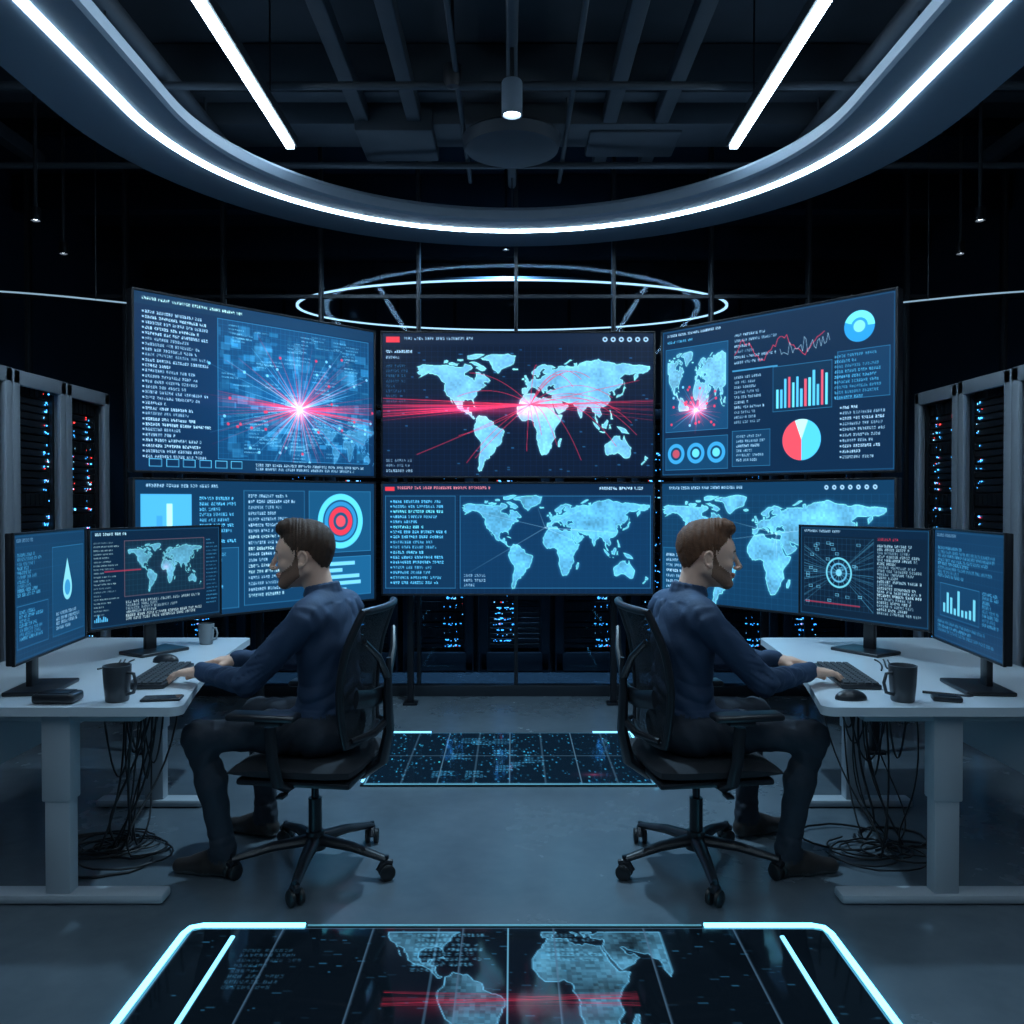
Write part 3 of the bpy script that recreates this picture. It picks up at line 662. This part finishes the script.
floor_panel(-.75,.72,4.3,5.24,make_floor(1),
 [[(.735,4.3),(.735,4.75)]],[[(-.765,4.32),(-.765,5.25),(-.5,5.25)],[(.735,4.75),(.735,5.25),(.5,5.25)]],[[(-.75,4.28),(.72,4.28)]])

# ------------------------------------------------------------ server racks
def rack_mesh(name,frame,seed,dens=1.,red=.2):
    r=random.Random(seed); b=B(); w,dp,h=.6,1.0,2.22
    b.box((-w/2+.015,dp/2,h/2+.01),(.028,dp,h-.02),frame,bev=.006); b.box((w/2-.015,dp/2,h/2+.01),(.028,dp,h-.02),frame,bev=.006)
    b.box((0,dp/2,h-.02),(w-.004,dp,.04),frame,bev=.008); b.box((0,dp/2,.05),(w-.004,dp,.1),frame,bev=.008); b.box((0,dp-.02,h/2),(w-.06,.03,h-.1),M['rackdark'])
    for x in (-w/2+.04,w/2-.04): b.box((x,-.012,h/2),(.075,.03,h-.01),frame,bev=.01)
    b.box((0,-.012,h-.05),(w-.01,.03,.09),frame,bev=.01); b.box((0,-.012,.09),(w-.01,.03,.16),frame,bev=.01)
    b.box((w/2-.05,-.035,1.05),(.02,.02,.16),M['rackdark'],bev=.005)
    for x in (-w/2+.085,w/2-.085): b.box((x,.03,h/2),(.02,.02,h-.2),M['rackdark'])
    cols=[r.uniform(-.19,.19) for _ in range(4)]
    z=.19; 
    while z<h-.14:
        uh=r.choice([.045,.045,.045,.09]); t=r.random()
        b.box((0,.3,z+uh/2),(w-.15,.5,uh-.008),M['server'] if t>.15 else M['rackdark'],bev=.003,seg=1)
        if t>.1:
            for j in range(int(r.randint(3,9)*dens)):
                x=r.choice(cols)+r.uniform(-.03,.03); s=r.choice([.006,.007,.009]); m=r.choice([M['ledb'],M['ledb'],M['ledc'],M['ledb'],M['ledr'] if r.random()<red else M['ledb']])
                wd=s*r.choice([1,1,2.5]); zz=z+uh*r.uniform(.3,.7)
                b.add([(x,.045,zz),(x+wd,.045,zz),(x+wd,.045,zz+s),(x,.045,zz+s)],[[0,1,2,3]],m)
            if uh>.05: 
                for j in range(8): b.box((-.19+j*.052,.047,z+uh/2),(.045,.008,uh*.8),M['rackdark'])
        z+=uh
    co=b.build(name,loc=(0,0,0)); me=co.data; bpy.data.objects.remove(co); return me
RK=[rack_mesh('server_rack',M['rackframe'],s,1.3,.6) for s in (1,2,3)]
MD2=mat('rack_frame_dark',(.05,.06,.075),.4,.3)
RKD=[rack_mesh('server_rack_dark',MD2,s,1.5,.3) for s in (4,5)]
for sx in (-1,1):
    for i,y in enumerate((5.85,5.235,4.62,4.005,3.39)):
        o=obj('server_rack',RK[i%3],None,(sx*(2.93-i*.012),y,0)); o.rotation_euler=(0,0,math.radians(90 if sx<0 else -90))
for i in range(-4,5): obj('server_rack',RKD[i%2],None,(i*.64+.02,7.15,0))

# ------------------------------------------------------------ seated set
AN=math.radians(15); FV=np.array([-math.cos(AN),math.sin(AN),0]); SV=np.array([-math.sin(AN),-math.cos(AN),0]); O=np.array([-.775,3.33,0])
def LM(f,s,z): return tuple(O+FV*f+SV*s+np.array([0,0,z]))
AC=math.radians(8); FC=np.array([-math.cos(AC),math.sin(AC),0]); SC_=np.array([-math.sin(AC),-math.cos(AC),0])
def L(f,s,z): return tuple(O+FC*f+SC_*s+np.array([0,0,z]))
RL=Matrix(((FC[0],SC_[0],0),(FC[1],SC_[1],0),(0,0,1)))
MX=-.05; MXD=-.07; MXM=-.02

def chair(mirror):
    b=B(); K=M['black']
    for k in range(5):
        a=math.radians(26+72*k); R=.31
        pts=[L(.03*math.cos(a),.03*math.sin(a),.115),L(.16*math.cos(a),.16*math.sin(a),.105),L(R*math.cos(a),R*math.sin(a),.075)]
        b.tube(pts,[.03,.024,.017],K,10,flat=(1,.75))
        cx,cy=R*math.cos(a),R*math.sin(a)
        b.cyl(L(cx,cy,.06),L(cx,cy,.09),.009,.009,M['blackm'],8)
        for q in (-1,1):
            ax=(-math.sin(a+.7),math.cos(a+.7)); p=L(cx+ax[0]*q*.008,cy+ax[1]*q*.008,.03); p2=L(cx+ax[0]*q*.028,cy+ax[1]*q*.028,.03)
            b.tube([p,tuple(np.array(p)*.8+np.array(p2)*.2),tuple(np.array(p)*.2+np.array(p2)*.8),p2],[.026,.03,.03,.025],M['castor'],18)
        b.tube([L(cx-.03*math.cos(a+.7),cy-.03*math.sin(a+.7),.035),L(cx-.015*math.cos(a+.7),cy-.015*math.sin(a+.7),.06),L(cx,cy,.066),L(cx+.02*math.cos(a+.7),cy+.02*math.sin(a+.7),.058)],.014,K,8)
    b.cyl(L(0,0,.08),L(0,0,.15),.042,.035,K,20); b.cyl(L(0,0,.14),L(0,0,.28),.026,.026,K,18); b.cyl(L(0,0,.27),L(0,0,.38),.015,.015,M['blackm'],16)
    b.box(L(-.02,0,.375),(.26,.16,.05),K,RL,bev=.015); b.cyl(L(.03,.08,.37),L(.03,.24,.37),.007,.007,K,8); b.box(L(.03,.25,.37),(.03,.05,.012),K,RL,bev=.004)
    b.box(L(.0,0,.405),(.44,.46,.025),K,RL,bev=.01)
    nx,ny=14,12
    vs=[];fs=[]
    def seat(u,v,top):
        f=-.24+.5*u; s=-.25+.5*v
        cu=2*u-1; cv=2*v-1
        rr=(abs(cu)**6+abs(cv)**6)**(1/6.)
        t=max(0,1-rr**8)**.5
        zt=.445+.028*t+.012*cv*cv-.02*max(0,cu-.5)*2
        zb=.435-.02*t
        ff=f*(1-.06*cv**4)
        return L(.01+ff,s*(1-.08*cu**4),zt if top else zb)
    for top in (1,0):
        for i in range(nx+1):
            for j in range(ny+1): vs.append(seat(i/nx,j/ny,top))
    n1=(nx+1)*(ny+1)
    for i in range(nx):
        for j in range(ny):
            a=i*(ny+1)+j; q=[a,a+ny+1,a+ny+2,a+1]; fs.append(q); fs.append([n1+t for t in q][::-1])
    bd=[i*(ny+1) for i in range(nx+1)]+[nx*(ny+1)+j for j in range(1,ny+1)]+[i*(ny+1)+ny for i in range(nx-1,-1,-1)]+[j for j in range(ny-1,0,-1)]
    for i in range(len(bd)): k=bd[(i+1)%len(bd)]; fs.append([bd[i],n1+bd[i],n1+k,k])
    b.add(vs,fs,M['cushion'])
    def back(u,v):
        z=.54+.5*v; f=-.225-.06*v*v+.02*math.sin(v*math.pi)-.04*max(0,v-.7)
        w=.19+.04*math.sin(min(1,v*1.15)*math.pi*.75)-.02*max(0,v-.8)*4
        f+=.035*abs(u)**2.0
        return L(f,u*w,z)
    vs=[];fs=[];nu,nv=14,18
    for j in range(nv+1):
        for i in range(nu+1): vs.append(back(-1+2*i/nu,j/nv))
    for j in range(nv):
        for i in range(nu): a=j*(nu+1)+i; fs.append([a,a+1,a+nu+2,a+nu+1])
    b.add(vs,fs,M['mesh'])
    lp=[back(-1+2*i/12,0) for i in range(13)]+[back(1,j/14) for j in range(1,14)]+[back(1-2*i/12,1) for i in range(13)]+[back(-1,1-j/14) for j in range(1,14)]
    b.tube(lp,.015,K,10,closed=True)
    b.tube([L(-.235,-.2,.72),L(-.262,-.1,.70),L(-.27,0,.695),L(-.262,.1,.70),L(-.235,.2,.72)],.022,K,10,flat=(.5,1.6))
    b.tube([L(-.08,0,.385),L(-.2,0,.385),L(-.275,0,.44),L(-.3,0,.56),L(-.295,0,.7),L(-.3,0,.84)],[.03,.03,.032,.028,.024,.012],K,12,flat=(1.3,.7))
    for q in (-1,1):
        b.tube([L(-.295,0,.76),L(-.29,q*.1,.86),L(-.265,q*.19,.93)],[.016,.013,.01],K,8)
        b.tube([L(-.295,0,.6),L(-.27,q*.1,.57),L(-.21,q*.18,.56)],[.018,.014,.01],K,8)
        s=.285*q
        b.tube([L(.0,.1*q,.395),L(.02,.24*q,.395),L(.03,s,.42),L(.05,s,.5),L(.06,s,.63)],[.018,.018,.02,.02,.018],K,10,flat=(1.3,.8))
        b.box(L(.06,s,.648),(.1,.05,.02),K,RL,bev=.006); b.box(L(.085,s,.668),(.26,.085,.026),K,RL,bev=.012,seg=3)
    return b.build('office_chair',mirror,angle=40)
for mir in (None,MX): chair(mir)

def man_parts():
    P=[]
    fl=Field((-.27,-.36,-.01),(.6,.34,1.2),.006)
    g=4
    fl.ell((-.07,0,.57),(.125,.17,.105),.03,g)
    kn={1:(.375,.215,.55),-1:(.38,-.2,.545)}; ank={1:(.315,.15,.11),-1:(.36,-.235,.11)}
    for q in (1,-1):
        fl.cone((-.05,.085*q,.56),(.12,.13*q+.0,.565),.086,.074,.05,g); fl.cone((.12,.13*q,.565),kn[q],.074,.054,.03,g)
        mid=tuple((np.array(kn[q])*.6+np.array(ank[q])*.4)+np.array([-.015,0,0])); fl.cone(kn[q],mid,.053,.054,.04,g); fl.cone(mid,ank[q],.054,.043,.03,g)
        fl.cone(np.array(ank[q])+[0,0,.03],np.array(ank[q])-[0,0,.01],.046,.05,.01,g)
    g=3
    fl.ell((-.065,0,.7),(.112,.15,.15),.04,g); fl.ell((-.058,0,.9),(.112,.17,.2),.05,g); fl.cone((-.06,-.135,1.022),(-.06,.135,1.022),.064,.064,.05,g)
    fl.cone((-.045,0,1.068),(-.06,.14,1.032),.05,.045,.03,g); fl.cone((-.045,0,1.068),(-.06,-.14,1.032),.05,.045,.03,g)
    for k in range(12):
        a0=math.radians(35+k*290/12); a1=math.radians(35+(k+1)*290/12)
        f=lambda a:(-.033+.057*math.cos(a),.057*math.sin(a),1.112+.012*(-math.cos(a)))
        fl.cone(f(a0),f(a1),.011,.011,.006,g)
        fl.cone(np.array(f(a0))-[0,0,.02],np.array(f(a1))-[0,0,.02],.016,.016,.008,g)
    sh={1:(-.055,.185,1.003),-1:(-.055,-.185,1.003)}; el={1:(.15,.235,.775),-1:(.15,-.25,.78)}; wr={1:(.42,.12,.778),-1:(.435,-.15,.778)}
    for q in (1,-1):
        fl.cone(sh[q],el[q],.061,.048,.04,g); fl.cone(el[q],wr[q],.047,.033,.015,g)
        w=np.array(wr[q]);e=np.array(el[q]); u=(w-e)/np.linalg.norm(w-e); fl.cone(w-u*.03,w+u*.005,.036,.036,.004,g)
    g=5
    for q in (1,-1):
        a=ank[q]; t=.02*q
        fl.cone((a[0]-.025,a[1],.038),(a[0]+.07,a[1]+t*.4,.036),.037,.037,.02,g); fl.cone((a[0]+.07,a[1]+t*.4,.036),(a[0]+.175,a[1]+t,.026),.04,.03,.02,g)
        fl.cone((a[0]-.005,a[1],.05),(a[0],a[1],.1),.038,.036,.02,g); fl.cone((a[0]+.01,a[1],.085),(a[0]+.1,a[1]+t*.5,.045),.032,.03,.02,g)
    X=fl.ax[0][:,None,None];Y=fl.ax[1][None,:,None];Z=fl.ax[2][None,None,:]
    hem=(fl.id==3)&(Z<.635+.008*np.sin(20*Y))&(np.abs(Y)<.2)&(X<.12); fl.id[hem]=4
    hem=(fl.id==4)&(Z>.635+.008*np.sin(20*Y))&(X<.12); fl.id[hem]=3
    cl=((fl.id==3)|(fl.id==4))&(Z<1.06)
    rg=lambda t:1-2*np.abs(np.sin(t))**.7
    dsp=.003*np.sin(55*Z+22*X+9*np.sin(14*Y))*np.sin(18*Y+25*X+3)+.0015*np.sin(90*X+60*Z+40*Y)
    arm=np.clip((np.abs(Y)-.14)/.06,0,1)*np.clip((X+.0)/.1,0,1)*(Z>.68)
    dsp=dsp+.0032*arm*rg(45*X+40*Z+6*np.sin(30*Y+20*Z))
    dsp=dsp+.0045*np.exp(-((Z-.7)/.07)**2)*rg(55*Z+25*np.abs(Y)+12*X)
    dsp=dsp+.004*np.exp(-((X-.02)/.06)**2)*(Z<.63)*rg(60*X+40*Z)+.003*np.exp(-((Z-.47)/.07)**2)*rg(50*Z+30*X+10*Y)*(X>.22)+.002*np.exp(-((Z-.15)/.04)**2)*rg(80*Z+20*X)*(X>.22)
    dsp=dsp+.0035*np.exp(-((X+.16)/.05)**2)*(Z>.7)*rg(22*Z+34*np.abs(Y)+2)
    fl.v+=np.where(cl,dsp,0).astype(np.float32)
    fl.v=np.where((fl.id==3)&(Z<.66)&(Z>.6)&(X<.12),fl.v-.003,fl.v).astype(np.float32)
    fl.id[(fl.id==5)&(Z<.018)&(X>-9)&(Y>-9)]=9
    fl.v=np.maximum(fl.v,(.003-Z).astype(np.float32)+0*fl.v)
    co,fs,mid=fl.mesh(); w=O+co[:,:1]*FV+co[:,1:2]*SV+co[:,2:]*np.array([0,0,1]); P.append((w,fs,mid))
    fh=Field((-.14,-.11,-.19),(.15,.11,.17),.0025)
    fh.ell((-.012,0,.035),(.097,.074,.085),.02,0)
    fh.ell((.03,0,-.03),(.06,.057,.082),.03,0); fh.ell((.045,0,.02),(.051,.059,.05),.02,0)
    for q in (1,-1):
        fh.cone((-.014,.052*q,-.048),(.066,.022*q,-.094),.02,.018,.022,0)
        fh.cone((.083,.012*q,.018),(.068,.045*q,.016),.0105,.01,.01,0)
        fh.ell((.062,.042*q,-.028),(.02,.016,.014),.02,0)
        fh.ell((.101,.031*q,-.002),(.015,.015,.011),.008,0,sub=True)
        fh.ell((.0775,.031*q,-.003),(.0112,.0112,.0105),.002,6)
        fh.cone((.0715,.02*q,.0055),(.0695,.043*q,.004),.0125,.011,.004,0)
        fh.cone((.07,.022*q,-.012),(.068,.042*q,-.012),.01,.009,.004,0)
        fh.cone((.112,.008*q,-.04),(.103,.012*q,-.04),.0062,.006,.006,0)
        for k in range(9):
            a=math.radians(-60+k*30); a2=math.radians(-60+(k+1)*30)
            e=lambda a:(-.014-.016*math.sin(a)*.9+0*a,(.078+.004*(math.sin(a)>0))*q,-.008+.024*math.cos(a))
            fh.cone(e(a),e(a2),.0042,.0042,.003,0)
        fh.ell((-.012,.073*q,-.01),(.016,.007,.024),.005,0); fh.ell((-.004,.077*q,-.034),(.008,.005,.01),.006,0)
    fh.ell((.076,0,-.098),(.019,.022,.016),.02,0)
    fh.cone((.092,0,.012),(.117,0,-.034),.007,.0098,.009,0)
    fh.cone((.094,-.016,-.062),(.094,.016,-.062),.0055,.0055,.007,8); fh.cone((.091,-.014,-.071),(.091,.014,-.071),.006,.006,.007,8)
    fh.cone((-.035,0,-.05),(-.06,0,-.18),.05,.052,.02,0)
    X=fh.ax[0][:,None,None];Y=fh.ax[1][None,:,None];Z=fh.ax[2][None,None,:]
    jl=np.where(X<.03,-.03+(.03-X)*2.2,-.03-(X-.03)*.62)
    low=-.12+.75*np.clip(.07-X,0,.2)
    reg=(Z<jl)&(Z>low)&(X>.002)
    mous=(Z<-.047)&(Z>-.062)&(X>.085)&(np.abs(Y)<.028)
    lips=(np.abs(Z+.067)<.011)&(np.abs(Y)<.022)&(X>.09)
    br=(reg|mous)&(fh.id==0)&~lips
    fh.v=np.where(br,fh.v-.001,fh.v).astype(np.float32); fh.id[np.broadcast_to(br,fh.id.shape)]=2
    brow=(np.abs(Z-.021+.12*np.clip(np.abs(Y)-.03,0,1))<.0042)&(np.abs(Y)>.014)&(np.abs(Y)<.05)&(X>.05); fh.id[brow&(fh.id==0)]=1
    def thr(X,Y,Z):
        t=np.where(X>.045,.05+(X-.045)*.5,np.where(X>.02,.015+(X-.02)*1.4,np.where(X>.004,-.02+0*X,np.where(X>-.03,.02+0*X,.02+(X+.03)*1.5))))
        return (t-Z)*.6
    nz=lambda X,Y,Z:.0016*np.sin(150*Y+50*Z+20*np.sin(30*X))*np.sin(50*X+1)+.001*np.sin(230*X+140*Y+80*Z)
    def hf(c,r):
        c=np.array(c);r=np.array(r)
        def fn(X,Y,Z):
            x,y,z=X-c[0],Y-c[1],Z-c[2]; q=np.sqrt((x/r[0])**2+(y/r[1])**2+(z/r[2])**2); q2=np.sqrt((x/r[0]**2)**2+(y/r[1]**2)**2+(z/r[2]**2)**2)+1e-9
            return np.maximum(q*(q-1)/q2+nz(X,Y,Z),thr(X,Y,Z))
        return fn
    fh.put((-.13,-.1,-.08),(.11,.1,.15),hf((-.014,0,.037),(.0995,.0768,.093)),.003,1)
    fh.put((-.05,-.08,.05),(.12,.08,.16),hf((.034,0,.1),(.06,.055,.037)),.012,1)
    fh.put((-.13,-.08,-.09),(-.0,.08,.02),hf((-.048,0,.0),(.052,.06,.064)),.01,1)
    co,fs,mid=fh.mesh()
    ey=(mid==6); cen=co[fs].mean(1); d=np.sqrt((np.abs(cen[:,1])-.031)**2+(cen[:,2]+.003)**2); mid=np.where(ey&(d<.006),7,mid)
    SC=1.1; yaw=math.radians(0); pitch=math.radians(-3)
    Fh=np.array([-math.cos(yaw),math.sin(yaw),0]); Sh=np.array([-math.sin(yaw),-math.cos(yaw),0])
    up=np.array([0,0,1]); cp,sp=math.cos(pitch),math.sin(pitch); F2=Fh*cp+up*sp; U2=up*cp-Fh*sp
    ho=np.array(LM(.045,0,1.232)); w=ho+SC*(co[:,:1]*F2+co[:,1:2]*Sh+co[:,2:]*U2); P.append((w,fs,mid))
    for q in (1,-1):
        h=Field((-.07,-.075,-.07),(.2,.085,.035),.0024)
        h.cone((-.06,0,0),(.0,0,0),.026,.024,.01,0); h.cone((0,.0,0),(.03,0,0),.024,.019,.02,0)
        for v0,v1 in ((.022,.030),(.008,.010),(-.008,-.010),(-.02,-.028)): h.cone((.01,v0,0),(.078,v1,.002),.016,.012,.012,0)
        fing=[(.03,.040,.026,.020,.0092),(.010,.045,.028,.022,.0095),(-.010,.042,.026,.020,.009),(-.028,.033,.02,.017,.008)]
        for i,(v,l1,l2,l3,r) in enumerate(fing):
            sp_=v*.45; b1=math.radians(8+4*i); b2=math.radians(30+3*i); b3=math.radians(46)
            p=np.array([.082 if i in(1,2) else (.078 if i==0 else .07),v,.003]); d=lambda b_,l:np.array([math.cos(b_)*l,sp_*l/.6,-math.sin(b_)*l])
            p1=p+d(b1,l1);p2=p1+d(b2,l2);p3=p2+d(b3,l3)
            h.cone(p,p1,r*1.08,r,.004,0);h.cone(p1,p2,r,r*.92,.003,0);h.cone(p2,p3,r*.92,r*.75,.003,0)
        h.cone((.012,.02,-.006),(.045,.046,-.014),.016,.0125,.012,0);h.cone((.045,.046,-.014),(.075,.054,-.022),.0115,.0105,.003,0);h.cone((.075,.054,-.022),(.098,.05,-.03),.0105,.0085,.003,0)
        co,fs,mid=h.mesh()
        wl=np.array(LM(*wr[q])); dirw=np.array([-.93,.25,-.10]) if q==1 else np.array([-.96,.05,-.10]); dirw/=np.linalg.norm(dirw)
        up=np.array([0,0,1.]); side=np.cross(up,dirw); side/=np.linalg.norm(side)
        upv=np.cross(dirw,side)
        th=-side if q==1 else side
        if q==1: fs=fs[:,::-1]
        w=wl+dirw*.012+co[:,:1]*dirw+co[:,1:2]*th+co[:,2:]*upv; P.append((w,fs,mid))
    return P
PM=man_parts()
def man(mirror,hair):
    mats=[M['skin'],hair,M['beard'],M['shirt'],M['trousers'],M['shoe'],M['eye'],M['iris'],M['lip'],M['sole']]
    off=0;cs=[];fss=[];ms=[]
    for co,fs,mid in PM: cs.append(co);fss.append(fs+off);ms.append(mid);off+=len(co)
    co=np.concatenate(cs);fs=np.concatenate(fss);mid=np.concatenate(ms)
    if mirror is not None: co=co.copy();co[:,0]=-co[:,0]+mirror;fs=fs[:,::-1]
    loc=np.array([O[0] if mirror is None else -O[0]+mirror,O[1],0]); me=np_mesh('seated_man',co-loc,fs,mid)
    for m in mats: me.materials.append(m)
    return obj('seated_man',me,None,loc)
man(None,mat('hair_dark_brown',(.07,.036,.022),.6,spec=.3,noise=.5,nscale=90,bump=.5,bscale=250))
man(MX,mat('hair_brown',(.16,.068,.034),.6,spec=.3,noise=.5,nscale=90,bump=.5,bscale=250))

# --- desk
ZD=.72; Y0=2.98; Y1=4.5
def desk(mirror):
    b=B(); pts=[]
    def arc(cx,cy,r,a0,a1,n=6): return [(cx+r*math.cos(math.radians(a0+(a1-a0)*i/n)),cy+r*math.sin(math.radians(a0+(a1-a0)*i/n))) for i in range(n+1)]
    pts+=arc(-2.27,Y0+.03,.03,180,270); pts+=arc(-1.21,Y0+.04,.04,270,360)
    for t in np.linspace(.1,.9,9): pts.append((-1.17-.21*t-.04*math.sin(t*math.pi),Y0+.04+(Y1-Y0-.08)*t))
    pts+=arc(-1.42,Y1-.04,.04,0,90); pts+=arc(-2.27,Y1-.03,.03,90,180)
    b.extr(pts,ZD-.032,ZD,M['white'])
    D=M['deskleg']
    for y,x in ((3.06,-1.63),(4.02,-1.69)):
        b.box((x,y,.53),(.105,.075,.32),D,bev=.006); b.box((x,y,.25),(.09,.062,.44),D,bev=.006)
        b.box((x-.02,y,.02),(.8 if y<3.5 else .5,.085,.035),D,bev=.012); b.box((x-.07,y,.672),(.74,.06,.03),D,bev=.004)
    b.box((-1.66,3.54,.655),(.09,.9,.05),D,bev=.004)
    b.box((-1.98,3.54,.54),(.02,.9,.22),D,bev=.003)
    return b.build('office_desk',mirror,angle=30)
for mir in (None,MXD): desk(mir)

def monitor(p0,p1,z0,z1,img):
    e=scr('desk_monitor',p0,p1,z0,z1,img,.009,.022,MDM)
    p0=np.array(p0,float);p1=np.array(p1,float);d=p1-p0;d/=np.linalg.norm(d);n=np.array([d[1],-d[0]]);R=Matrix.Rotation(math.atan2(d[1],d[0]),3,'Z')
    c=(p0+p1)/2; q=c-n*.075; b=B()
    b.box((q[0],q[1],(ZD+1.1)/2+.01),(.06,.025,1.12-ZD),M['black'],R,bev=.006)
    r=c-n*.05; b.box((r[0],r[1],1.1),(.1,.06,.1),M['black'],R,bev=.008)
    r=c-n*.04; b.box((r[0],r[1],ZD+.008),(.26,.18,.016),M['black'],R,bev=.006,seg=3)
    b.build('stand',parent=e); return e
mx=lambda p:(-p[0]+MXM,p[1])
A0,A1=(-1.87,3.74),(-1.49,4.35); B0,B1=(-1.745,2.96),(-1.81,3.60)
monitor(A0,A1,.865,1.325,make_M(1)); monitor(B0,B1,.865,1.335,make_M(0))
monitor(mx(A1),mx(A0),.865,1.325,make_M(2)); monitor(mx(B1),mx(B0),.865,1.335,make_M(3))

MK=mat('keycap_plastic',(.04,.045,.052),.5)
def keyboard(mirror):
    b=B(); R=Matrix.Rotation(math.radians(6),3,'Z'); c=Vector((-1.44,3.48,ZD+.01))
    b.box(c,(.15,.44,.018),M['black'],R,bev=.005)
    for i in range(5):
        for j in range(15):
            if i==4 and 4<=j<=9:
                if j==4: p=R@Vector((.052,.0,.013)); b.box(c+p,(.02,.15,.008),MK,R,bev=.002,seg=1)
                continue
            p=R@Vector((-.055+i*.027,-.2+j*.0286,.013)); b.box(c+p,(.022,.0235,.008),MK,R,bev=.002,seg=1)
    return b.build('computer_keyboard',mirror)
for mir in (None,MXD): keyboard(mir)
MMug=mat('mug_ceramic',(.05,.056,.065),.3)
MMi=mat('mug_coffee',(.02,.01,.006),.15)
def mug(x,y,mirror,s=1.,m=MMug):
    b=B(); r=.047*s;h=.13*s
    b.lathe([(0,0),(r*.8,0),(r*.86,.004),(r*.98,h*.5),(r*1.05,h),(r*.98,h+.001),(r*.93,h-.004),(r*.86,h*.5),(r*.75,.008),(0,.008)],(x,y,ZD),m,32)
    b.lathe([(0,h*.85),(r*.9,h*.85)],(x,y,ZD),MMi,32)
    b.tube([(x+.9*r,y-.3*r,ZD+h*.82),(x+r*1.5,y-.5*r,ZD+h*.8),(x+r*1.7,y-.55*r,ZD+h*.55),(x+r*1.5,y-.5*r,ZD+h*.28),(x+.85*r,y-.3*r,ZD+h*.2)],.006*s,m,8)
    return b.build('coffee_mug',mirror,angle=50)
mug(-1.435,3.08,None); mug(-1.45,3.08,-.03); mug(-1.55,4.3,None,.8,mat('mug_grey',(.25,.28,.3),.4))
b=B(); Rp=Matrix.Rotation(.15,3,'Z'); b.box((-1.28,3.1,ZD+.005),(.14,.07,.009),M['black'],Rp,bev=.004,seg=3); b.box((-1.28,3.1,ZD+.0098),(.13,.062,.001),mat('phone_glass',(.01,.012,.016),.08),Rp); b.build('smartphone')
def mouse(x,y,mirror):
    f=Field((-.07,-.045,-.005),(.07,.045,.045),.003); f.ell((0,0,.004),(.058,.032,.033),.01,0); f.v=np.maximum(f.v,-(f.ax[2][None,None,:]).astype(np.float32)+0*f.v)
    co,fs,mid=f.mesh(); w=co+np.array([x,y,ZD])
    if mirror is not None: w[:,0]=-w[:,0]+mirror; fs=fs[:,::-1]
    loc=w.mean(0)*np.array([1,1,0])+np.array([0,0,ZD]); me=np_mesh('computer_mouse',w-loc,fs); me.materials.append(M['black']); obj('computer_mouse',me,None,loc)
mouse(-1.31,3.1,MXD); mouse(-1.56,3.82,None)
b=B(); b.box((-1.64,3.06,ZD+.02),(.15,.09,.036),M['black'],bev=.012,seg=3); b.box((-1.64,3.06,ZD+.0395),(.11,.06,.003),M['blackm'],bev=.001); b.build('docking_station')
b=B(); b.cyl((1.55,3.2,ZD+.006),(1.69,3.13,ZD+.006),.005,.004,M['black'],10); b.cyl((1.69,3.13,ZD+.006),(1.702,3.124,ZD+.006),.004,.001,M['blackm'],10); b.build('ballpoint_pen')
b=B(); Rh=Matrix.Rotation(-.3,3,'Z'); b.box((1.58,3.08,ZD+.01),(.1,.055,.018),M['black'],Rh,bev=.006); b.box((1.58,3.08,ZD+.0205),(.06,.03,.002),M['blackm'],Rh); b.build('usb_hub')

MCab=mat('cable_rubber',(.014,.015,.018),.45)
def cables(mirror,seed):
    r=random.Random(seed); b=B()
    for i in range(10):
        x0=-1.46-r.uniform(0,.25); y0=r.uniform(3.4,3.85); xe=-1.62+r.uniform(-.08,.08); ye=3.5+r.uniform(-.1,.1)
        sag=r.uniform(.25,.6); pts=[]
        P0=Vector((x0,y0,.68));P1=Vector((x0+r.uniform(-.1,.1),y0,.66-sag));P2=Vector((xe+r.uniform(-.12,.12),ye,.15));P3=Vector((xe,ye,.01))
        for t in np.linspace(0,1,14): pts.append(P0*(1-t)**3+P1*3*t*(1-t)**2+P2*3*t*t*(1-t)+P3*t**3)
        R=r.uniform(.08,.19); a0=r.uniform(0,6.28); cx=xe-R*math.cos(a0);cy=ye-R*.8*math.sin(a0); n=int(r.uniform(14,30))
        for k in range(1,n): a=a0+k*.3; R2=R*(1+.012*k*r.uniform(.3,1)); pts.append(Vector((cx+R2*math.cos(a),cy+R2*.8*math.sin(a),.006+.0015*i)))
        b.tube(pts,r.uniform(.003,.0055),MCab,6)
    for i in range(5):
        xa=-1.45-r.uniform(0,.12);xb=-1.6-r.uniform(0,.12);y=r.uniform(3.3,3.8);s=r.uniform(.2,.42)
        b.tube([(xa+(xb-xa)*t,y+.1*t,.68-s*4*t*(1-t)) for t in np.linspace(0,1,14)],.004,MCab,6)
    return b.build('cable_bundle',mirror,angle=60)
cables(None,3); cables(MXD,5)
def deskcable(mirror,seed):
    b=B()
    for i in range(3):
        p=[(-1.78+.05*i+.04*math.sin(3*t+i),3.62+.22*t+.02*math.cos(5*t+i),ZD+.004) for t in np.linspace(0,1,20)]; b.tube(p,.0035,MCab,6)
    return b.build('monitor_cable',mirror)
deskcable(None,1); deskcable(MXD,2)

w=bpy.data.worlds.new('world'); scene.world=w; w.use_nodes=True
w.node_tree.nodes['Background'].inputs[0].default_value=(.02,.03,.045,1); w.node_tree.nodes['Background'].inputs[1].default_value=.3
